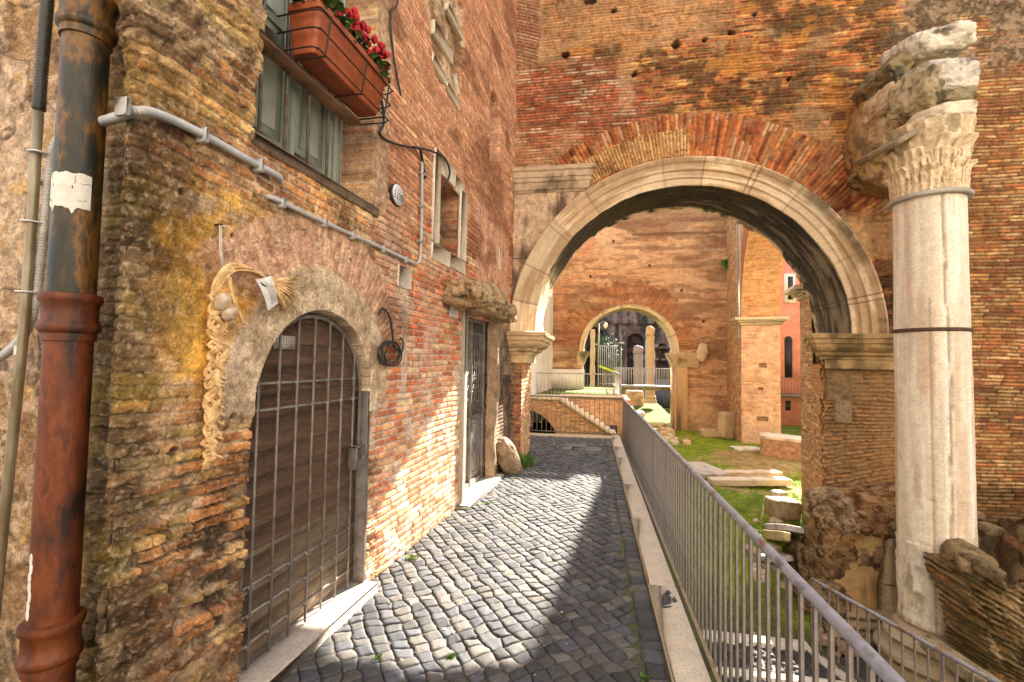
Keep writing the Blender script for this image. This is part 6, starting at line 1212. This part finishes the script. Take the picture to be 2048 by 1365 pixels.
# ------------------------------------------------------------------ flower box under the window
PL = thing('planter', tuple(LW(2.7, 3.47, .15)), 'long terracotta window box held in a wire basket high on the left wall', 'planter')
s0, s1, z0, z1, na, nb = 2.31, 3.05, 3.475, 3.75, .03, .22
def planter(b):
    rows = [(z0, .02, .0), (z0+.03, .012, 0), (z1-.045, -.008, 0), (z1-.045, -.018, 0), (z1-.012, -.020, 0), (z1, -.016, 0), (z1, .004, 0), (z1-.04, .01, 0)]
    V = []; F = []; n = 16
    def ringp(z, ins):
        a, c, d, e = s0+ins, s1-ins, na+ins*.5, nb-ins*1.6; r = []
        for (x, y, g0) in ((c-.025, e-.025, 0), (a+.025, e-.025, 90), (a+.025, d+.025, 180), (c-.025, d+.025, 270)):
            for k in range(4): g = math.radians(g0+30*k); r.append(LW(x+.025*math.cos(g), z, y+.025*math.sin(g)))
        return r
    for z, ins, _ in rows: V += ringp(z, ins)
    for k in range(len(rows)-1):
        for q in range(n): F.append((k*n+q, k*n+(q+1) % n, (k+1)*n+(q+1) % n, (k+1)*n+q))
    F.append(tuple(range(n-1, -1, -1))); F.append(tuple((len(rows)-1)*n+q for q in range(n))); b.add(V, F)
    for k in range(6): b.tube([LW(s0+.02, z0+.06+k*.028, nb-.022+k*.0016), LW(s1-.02, z0+.06+k*.028, nb-.022+k*.0016)], .0035, 5)
autosmooth(fb('box', 'terracotta', PL, planter, True), 40)
fb('soil', 'wood', PL, lambda b: b.box((s0+.02, z1-.05, na+.02), (s1-.02, z1-.03, nb-.03), LB))
def basket(b):
    for z, e in ((z0-.01, .0), (z0+.10, .012), (z0+.20, .03)):
        b.tube(smoothpath([LW(s0-.03, z, -.02), LW(s0-.035, z, nb-.03), LW(s0-.01, z, nb+.012+e), LW(s0+.05, z, nb+.02+e), LW(s1-.03, z, nb+.02+e), LW(s1+.035, z, nb+.01+e), LW(s1+.06, z, nb-.03), LW(s1+.05, z, -.02)], 6), .0048, 7)
    for s in (s0+.05, (s0+s1)/2+.06, s1-.02): b.tube(smoothpath([LW(s, z0-.012, -.02), LW(s, z0-.014, nb-.01), LW(s, z0+.0, nb+.02), LW(s, z0+.21, nb+.05)], 5), .0055, 7)
fb('wire_basket', 'dark_iron', PL, basket, True)
fb('ledge', 'wood', PL, lambda b: b.box((2.05, z0-.045, -.06), (3.05, z0-.018, .05), LB, .004))
for k, (s, lab_) in enumerate(((2.42, 'red cyclamen at the near end of the window box, mostly leaves'), (2.66, 'red cyclamen in the middle of the window box, in full bloom'), (2.92, 'red cyclamen at the far end of the window box by the black cable'))):
    CY = thing('cyclamen', tuple(LW(s, z1, .13)), lab_, 'flower', 'cyclamens in the window box')
    def lv(b):
        rn = random.Random(30+k)
        for j in range(150):
            a = rn.uniform(0, 6.28); d = rn.uniform(.02, .17); p = LW(s+d*1.15*math.cos(a), z1+rn.uniform(-.03, .09), .15+d*.8*math.sin(a)); r = rn.uniform(.014, .029); up_ = np.array((rn.uniform(-.6, .6), rn.uniform(-.6, .6), 1)); up_ /= np.linalg.norm(up_); X = np.cross(up_, (1, .3, 0)); X /= np.linalg.norm(X); Y = np.cross(up_, X); g = rn.uniform(.6, 1.5); b.col = rn.choice(((.045*g, .10*g, .02*g), (.08*g, .16*g, .03*g), (.12*g, .20*g, .05*g), (.06*g, .12*g, .07*g)))
            V = [p+up_*.004]+[p+(X*math.cos(t)+Y*math.sin(t))*r*(1+.12*math.sin(3*t))-up_*.006 for t in np.linspace(0, 6.28, 10)[:-1]]; b.add(V, [(0, i+1, (i+1) % 9+1) for i in range(9)])
        for j in range(8): b.col = (.12, .13, .04); b.tube([LW(s+rn.uniform(-.06, .06), z1-.02, .14), LW(s+rn.uniform(-.1, .1), z1+.1, .15+rn.uniform(-.05, .08))], .003, 4)
    fb('leaves', 'leaf', CY, lv, False, True)
    def fl(b):
        rn = random.Random(50+k)
        for j in range((10, 30, 28)[k]):
            p = LW(s+rn.uniform(-.09, .13), z1+rn.uniform(.05, .15), .19+rn.uniform(-.05, .08))
            for q in range(5):
                a = q*1.257+rn.uniform(-.2, .2); X = WD*math.cos(a)+WN*math.sin(a); T_ = np.cross(X, ZV); l = rn.uniform(.032, .05)
                V = [p+X*.004-T_*.004, p+X*.004+T_*.004, p+X*.016+ZV*l*.6+T_*.016, p+X*.012+ZV*l+T_*.008, p+X*.012+ZV*l-T_*.008, p+X*.016+ZV*l*.6-T_*.022]; b.add(V, [(0, 1, 2, 5), (5, 2, 3, 4)])
    fb('blossoms', 'petal', CY, fl)
# ------------------------------------------------------------------ stones, covers, weeds
def stone(label, c, size, tone, seed, rot=(0, 0, 0), bx=3.5, rg=.14, group=None, name='stone', cat='stone', mat='marble', n=17):
    b = MB(); b.col = tone; b.rock(c, size, rot, seed, bx, rg, n); return tag(b.build(name, M[mat], None, True, True), label, cat, group)
stone('brown boulder leaning on the wall at the foot of the iron door', (-1.30, 7.30, .22), (.16, .19, .33), (.33, .235, .165), 5, (.1, -.42, .2), 2.8, .2, None, 'boulder', 'boulder', 'ruin', 18)
stone('long pale marble beam on the grass, the farther of two', (3.55, 11.30, -.68), (.66, .14, .065), (.52, .42, .29), 2, (0, 0, .25), 10, 0.05, None, 'stone_beam', 'stone beam')
stone('long pale marble beam on the grass, the nearer of two', (3.30, 10.65, -.70), (.88, .15, .07), (.54, .46, .34), 3, (0, 0, .25), 10, 0.06, None, 'stone_beam', 'stone beam')
stone('flat grey stone slab on the grass beside the railing', (2.45, 11.5, -.70), (.45, .62, .07), (.40, .36, .33), 4, (0, 0, .3), 8, 0.07, None, 'stone_slab', 'stone slab')
stone('squarish ochre stone block with a mossy top below the weathered pier', (3.36, 9.08, -.78), (.25, .20, .17), (.30, .22, .12), 6, (0, .05, .2), 6, 0.12, None, 'stone_block', 'stone block')
stone('small bright white block just behind the squarish ochre block', (3.46, 9.5, -.64), (.11, .09, .06), (.66, .62, .56), 7, (0, 0, .4), 8, 0.07, None, 'stone_block', 'stone block')
stone('long tilted grey marble slab leaning on the rubble slope by the pier', (3.18, 8.62, -1.00), (.24, .72, .05), (.44, .41, .40), 8, (-.32, .12, -.02), 12, 0.05, None, 'stone_slab', 'stone slab')
stone('ochre marble border strip along the tilted grey slab', (2.93, 8.55, -1.09), (.06, .80, .07), (.50, .38, .20), 9, (-.32, .12, -.02), 12, 0.06, None, 'stone_slab', 'stone slab')
stone('flat cracked grey slab lower on the rubble slope', (2.82, 8.10, -1.28), (.24, .30, .045), (.42, .40, .39), 10, (-.3, .0, .3), 8, 0.08, None, 'stone_slab', 'stone slab')
stone('brown brick-and-stone block with a pale top at the far pier foot', (5.35, 14.2, -.55), (.62, .40, .28), (.36, .22, .14), 11, (0, .04, -.35), 10, 0.05, None, 'stone_block', 'stone block', 'ruin')
stone('pale slab lying on the far brown stone block', (5.35, 14.2, -.26), (.64, .42, .05), (.56, .49, .40), 12, (0, .04, -.35), 10, 0.05, None, 'stone_slab', 'stone slab')
stone('flat white slab on the ground before the far pier', (4.55, 14.9, -.74), (.42, .3, .05), (.62, .56, .48), 13, (0, 0, .2), 8, 0.07, None, 'stone_slab', 'stone slab')
stone('short marble pedestal stub against the rear brick wall', (4.62, 17.3, -.35), (.22, .22, .46), (.50, .38, .24), 14, (0, .05, .3), 10, 0.06, None, 'stone_block', 'stone block')
stone('low square stone beside the marble pedestal stub', (4.15, 17.5, -.66), (.35, .25, .14), (.46, .34, .21), 15, (0, 0, .1), 9, 0.07, None, 'stone_block', 'stone block')
stone('upright carved block on the grass under the footbridge', (2.15, 24.6, -.1), (.42, .3, .45), (.50, .37, .24), 16, (0, 0, .2), 8, 0.1, None, 'stone_block', 'stone block')
stone('low orange brick pedestal capped with white marble left of the rubble', (1.45, 17.2, -.42), (.34, .34, .36), (.46, .25, .13), 17, (0, 0, .05), 12, 0.03, None, 'stone_block', 'stone block', 'ruin')
stone('white marble cap on the low orange brick pedestal', (1.45, 17.2, -.03), (.40, .40, .06), (.66, .60, .50), 18, (0, 0, .05), 12, 0.03, None, 'stone_slab', 'stone slab')
rn = random.Random(12)
for k in range(24):
    x = rn.uniform(1.6, 3.1); y = rn.uniform(14.6, 19.6); s = rn.uniform(.10, .24); stone('pale broken marble fragment scattered on the lit grass near the smaller arch', (x, y, -.70), (s, s*rn.uniform(.5, .9), rn.uniform(.05, .13)), (.52*rn.uniform(.85, 1.15), .42, .28), 100+k, (0, 0, rn.uniform(0, 3)), 7, .12, 'marble fragments near the smaller arch', n=7)
for k in range(40):
    t = rn.random(); x = 2.75+rn.uniform(-.25, .65); y = 7.4+t*1.5; s = rn.uniform(.03, .10); z = float(gheight(np.array(x), np.array(y)))+s*.3; stone('small loose stone on the rubble slope below the weathered pier', (x, y, z), (s, s*rn.uniform(.6, 1), s*rn.uniform(.4, .7)), tuple(np.array((.44, .35, .25))*rn.uniform(.6, 1.25)), 200+k, (rn.uniform(-.3, .3), rn.uniform(-.3, .3), rn.uniform(0, 3)), 6, .16, 'loose stones on the rubble slope', n=7)
for k in range(16):
    x = rn.uniform(2.9, 3.7); y = rn.uniform(6.6, 7.4); s = rn.uniform(.04, .11); stone('small brick rubble lump lying between the column base and the lower railing', (x, y, -1.90+s*.4), (s, s*.8, s*.6), tuple(np.array((.34, .21, .13))*rn.uniform(.6, 1.3)), 300+k, (0, 0, rn.uniform(0, 3)), 4, .2, 'rubble by the column base', n=6)
for k in range(16):
    x = rn.uniform(4.0, 5.1); y = rn.uniform(5.7, 7.2); s = rn.uniform(.08, .22); stone('mossy broken masonry lump on top of the tumbled brick stump', (x, y, -.42+.45*max(0, x-4.4)+rn.uniform(-.05, .05)), (s, s*.8, s*.6), tuple(np.array((.20, .145, .08))*rn.uniform(.7, 1.4)), 400+k, (rn.uniform(-.4, .4), rn.uniform(-.4, .4), rn.uniform(0, 3)), 4, .3, 'masonry lumps on the brick stump', 'masonry_lump', 'stone', 'ruin', 12)
b = MB(); b.col = (.30, .24, .15); b.rock((4.10, 5.40, -1.50), (.10, .80, .08), (.30, .0, .62), 41, 6, .08, 20); tag(b.build('stone_beam', M['ruin'], None, True, True), 'grey-brown fallen stone beam slanting down in front of the tumbled brick stump', 'stone beam')
for (x0, y0, x1, y1, holes, lb) in ((-.75, 9.78, -.15, 9.98, 4, 'narrow cast-iron drain plate with four round holes at the far end of the path'), (-.35, 9.38, .17, 9.66, 0, 'plain rectangular cast-iron cover on the path, the larger plate'), (-.66, 9.42, -.38, 9.66, 0, 'small squarish cast-iron cover on the path beside the larger plate')):
    DC = thing('drain_cover', ((x0+x1)/2, (y0+y1)/2, 0), lb, 'drain cover'); fb('plate', 'drain', DC, lambda b: b.box((x0, y0, -.02), (x1, y1, .026), None, .006))
    fb('rim', 'rail', DC, lambda b: [b.box((x0-.03, y0-.03, -.02), (x1+.03, y0-.002, .024)), b.box((x0-.03, y1+.002, -.02), (x1+.03, y1+.03, .024)), b.box((x0-.03, y0-.002, -.02), (x0-.002, y1+.002, .024)), b.box((x1+.002, y0-.002, -.02), (x1+.03, y1+.002, .024))] and None)
    if holes: fb('hole', 'cable', DC, lambda b: [b.lathe([(0, .020), (.028, .020), (.028, .0285), (0, .0285)], (x0+.1+k*.13, (y0+y1)/2, 0), 12) for k in range(holes)] and None)
def stick(b):
    for poly in ([(.505, 3.50), (.575, 3.55), (.590, 3.64), (.565, 3.72), (.535, 3.66), (.520, 3.60)], [(.590, 3.56), (.625, 3.585), (.615, 3.66), (.592, 3.62)], [(.510, 3.47), (.56, 3.49), (.575, 3.52), (.505, 3.495)], [(.572, 3.665), (.60, 3.70), (.592, 3.75), (.568, 3.73)]):
        b.prism(poly, .0012, ((0, 0, .0385), (1, 0, 0), (0, 1, 0), (0, 0, 1)))
tag(fb('sticker', 'sticker', None, stick), 'torn dark sticker on the pale kerb of the railing', 'sticker')
def weed(lb, x, y, z, r, h, n, seed, tone=(.10, .20, .03)):
    b = MB(); rn = random.Random(seed)
    for k in range(n):
        a = rn.uniform(0, 6.28); d = rn.uniform(0, r); l = rn.uniform(.3, 1)*h; e = rn.uniform(0, .6)*h; g = rn.uniform(.6, 1.4); b.col = tuple(q*g for q in tone); p = Vector((x+d*math.cos(a), y+d*math.sin(a), z)); t = Vector((math.cos(a)*e, math.sin(a)*e, l)); w_ = Vector((-math.sin(a), math.cos(a), 0))*.006*(1+h*4)
        b.add([p-w_*.5, p+w_*.5, p+t*.6+w_, p+t+Vector((0, 0, -.1*e)), p+t*.6-w_], [(0, 1, 2, 4), (4, 2, 3)])
    tag(b.build('weed', M['leaf'], None, False, True), lb, 'weed')
weed('grass tuft at the foot of the left brick pier behind the boulder', -1.10, 7.78, .0, .14, .22, 240, 1)
weed('small weed at the wall foot just past the arched gate', -1.54, 3.95, .0, .06, .035, 90, 2, (.13, .20, .04))
weed('tiny weed between the cobbles below the gate threshold', -1.22, 2.62, .0, .03, .02, 40, 3)
weed('tiny weed in the row of cobbles along the pale kerb', .30, 2.75, .0, .03, .02, 40, 4)
weed('tiny weed between the cobbles in the sunlit middle near the gate', -.80, 2.72, .0, .03, .02, 40, 6)
weed('tiny weed at the front of the doorstep', -1.25, 5.6, .0, .05, .03, 50, 7)
b = MB(); leaf_mass(b, (5.05, 18.66, 5.62), (.17, .12, .2), 420, .09, [(.05, .16, .02), (.08, .22, .03)], 7); tag(b.build('fern', M['leaf'], None, False, True), 'green fern growing from the rear wall by the marble strip', 'plant')
b = MB(); leaf_mass(b, (3.55, 19.3, 8.15), (1.2, .3, .12), 500, .09, [(.06, .12, .02), (.10, .16, .04)], 9); tag(b.build('shrub', M['leaf'], None, False, True), 'low shrub growing on top of the rear brick wall', 'plant')
def balus(b): 
    b.box((2.9, 19.4, 8.12), (4.8, 19.6, 8.3)); b.box((2.9, 19.4, 8.75), (4.8, 19.6, 8.87)); [b.tube([(x, 19.5, 8.3), (x, 19.5, 8.75)], .05, 6) for x in np.arange(3., 4.8, .16)]
tag(fb('balustrade', 'white_wall', None, balus), 'small pale balustrade on top of the rear brick wall', 'balustrade')
def twigs(b):
    rn = random.Random(21); leaf_mass(b, (7.3, 16.6, -.75), (1.0, .6, .3), 1500, .10, [(.05, .06, .02), (.09, .07, .03), (.12, .08, .04)], 5)
tag(fb('shrub', 'leaf', None, twigs, False, True), 'dark scrubby undergrowth at the foot of the salmon house', 'plant')

def specks():
    rs = np.random.RandomState(9); n = 900; x = rs.uniform(-1.7, .44, n); y = rs.uniform(1.2, 10.8, n); k = x > -1.64+.0648*(y-3.34); x, y = x[k], y[k]; n = len(x); r = rs.uniform(.002, .006, n)*(1+(rs.rand(n) < .06)*1.6); a = rs.uniform(0, 6.28, n); V = []; z0 = .004+rs.uniform(0, .008, n)
    for j in range(4): V.append(np.stack([x+r*np.cos(a+j*1.57)*(1+.5*(j % 2)), y+r*np.sin(a+j*1.57), z0], 1))
    V.append(np.stack([x, y, z0+r*.8], 1)); V = np.stack(V, 1).reshape(-1, 3); b = np.arange(n)[:, None, None]*5; F = (b+np.array([[0, 1, 4], [1, 2, 4], [2, 3, 4], [3, 0, 4]])[None]).reshape(-1, 3)
    C = np.repeat(np.array([(.42, .36, .28), (.30, .24, .17), (.55, .50, .44), (.16, .11, .07)])[rs.randint(0, 4, n)], 5, 0); tag(mkobj('gravel', V, F, M['earth'], None, C, False), 'grit and tiny litter scattered over the cobbles', 'gravel', kind='stuff')
specks()
def litter():
    rs = np.random.RandomState(14); n = 2600; x = rs.uniform(.85, 4.2, n); y = rs.uniform(6.7, 9.4, n); z = gheight(x, y)+rs.uniform(.004, .03, n); a = rs.uniform(0, 6.28, n); l = rs.uniform(.015, .04, n); t = rs.uniform(-.5, .5, (n, 2)); V = []
    for u, v in ((0, 0), (.5, .3), (1, 0), (.5, -.3)): dx = l*(u*np.cos(a)-v*np.sin(a)); dy = l*(u*np.sin(a)+v*np.cos(a)); V.append(np.stack([x+dx, y+dy, z+dx*t[:, 0]+dy*t[:, 1]], 1))
    V = np.stack(V, 1).reshape(-1, 3); C = np.repeat(np.array([(.20, .12, .05), (.13, .08, .04), (.28, .19, .09), (.09, .09, .03)])[rs.randint(0, 4, n)], 4, 0); tag(mkobj('leaf_litter', V, np.arange(4*n).reshape(-1, 4), M['leaf'], None, C, False), 'brown leaf litter on the ground beyond the railing', 'leaves', kind='stuff')
litter()

# ------------------------------------------------------------------ the sunlit street front behind the camera (out of frame; added so that its walls light the shaded side)
HR = thing('house', (8, -12, 0), 'unseen row of pale ochre houses behind the camera, added to bounce sunlight', 'house')
HMAT = mat_plain('pale_ochre_render', (.60, .52, .43), (.52, .45, .36), 1.5, .9, 0, .004)
M['ochre'] = HMAT
fb('wall', 'ochre', HR, lambda b: b.box((-14, -18, -2), (32, -12, 15)))
for k in range(11):
    for j in range(4):
        x = -11+k*4.; z = 1.2+j*3.6; wn_ = fb('window', 'white_wall', HR, lambda b: b.box((x-.75, -12, z-.15), (x+.75, -11.9, z+2.0))); fb('pane', 'glass', wn_, lambda b: b.box((x-.55, -11.9, z), (x+.55, -11.88, z+1.85)))
def piazza(b):
    b.col = (.16, .15, .14); b.box((-14, -12, -.4), (.44, 0, -.02)); b.box((.8, -12, -2.3), (32, 1.4, -1.9))
fb('piazza', 'basalt', None, piazza, False, True)['kind'] = 'structure'
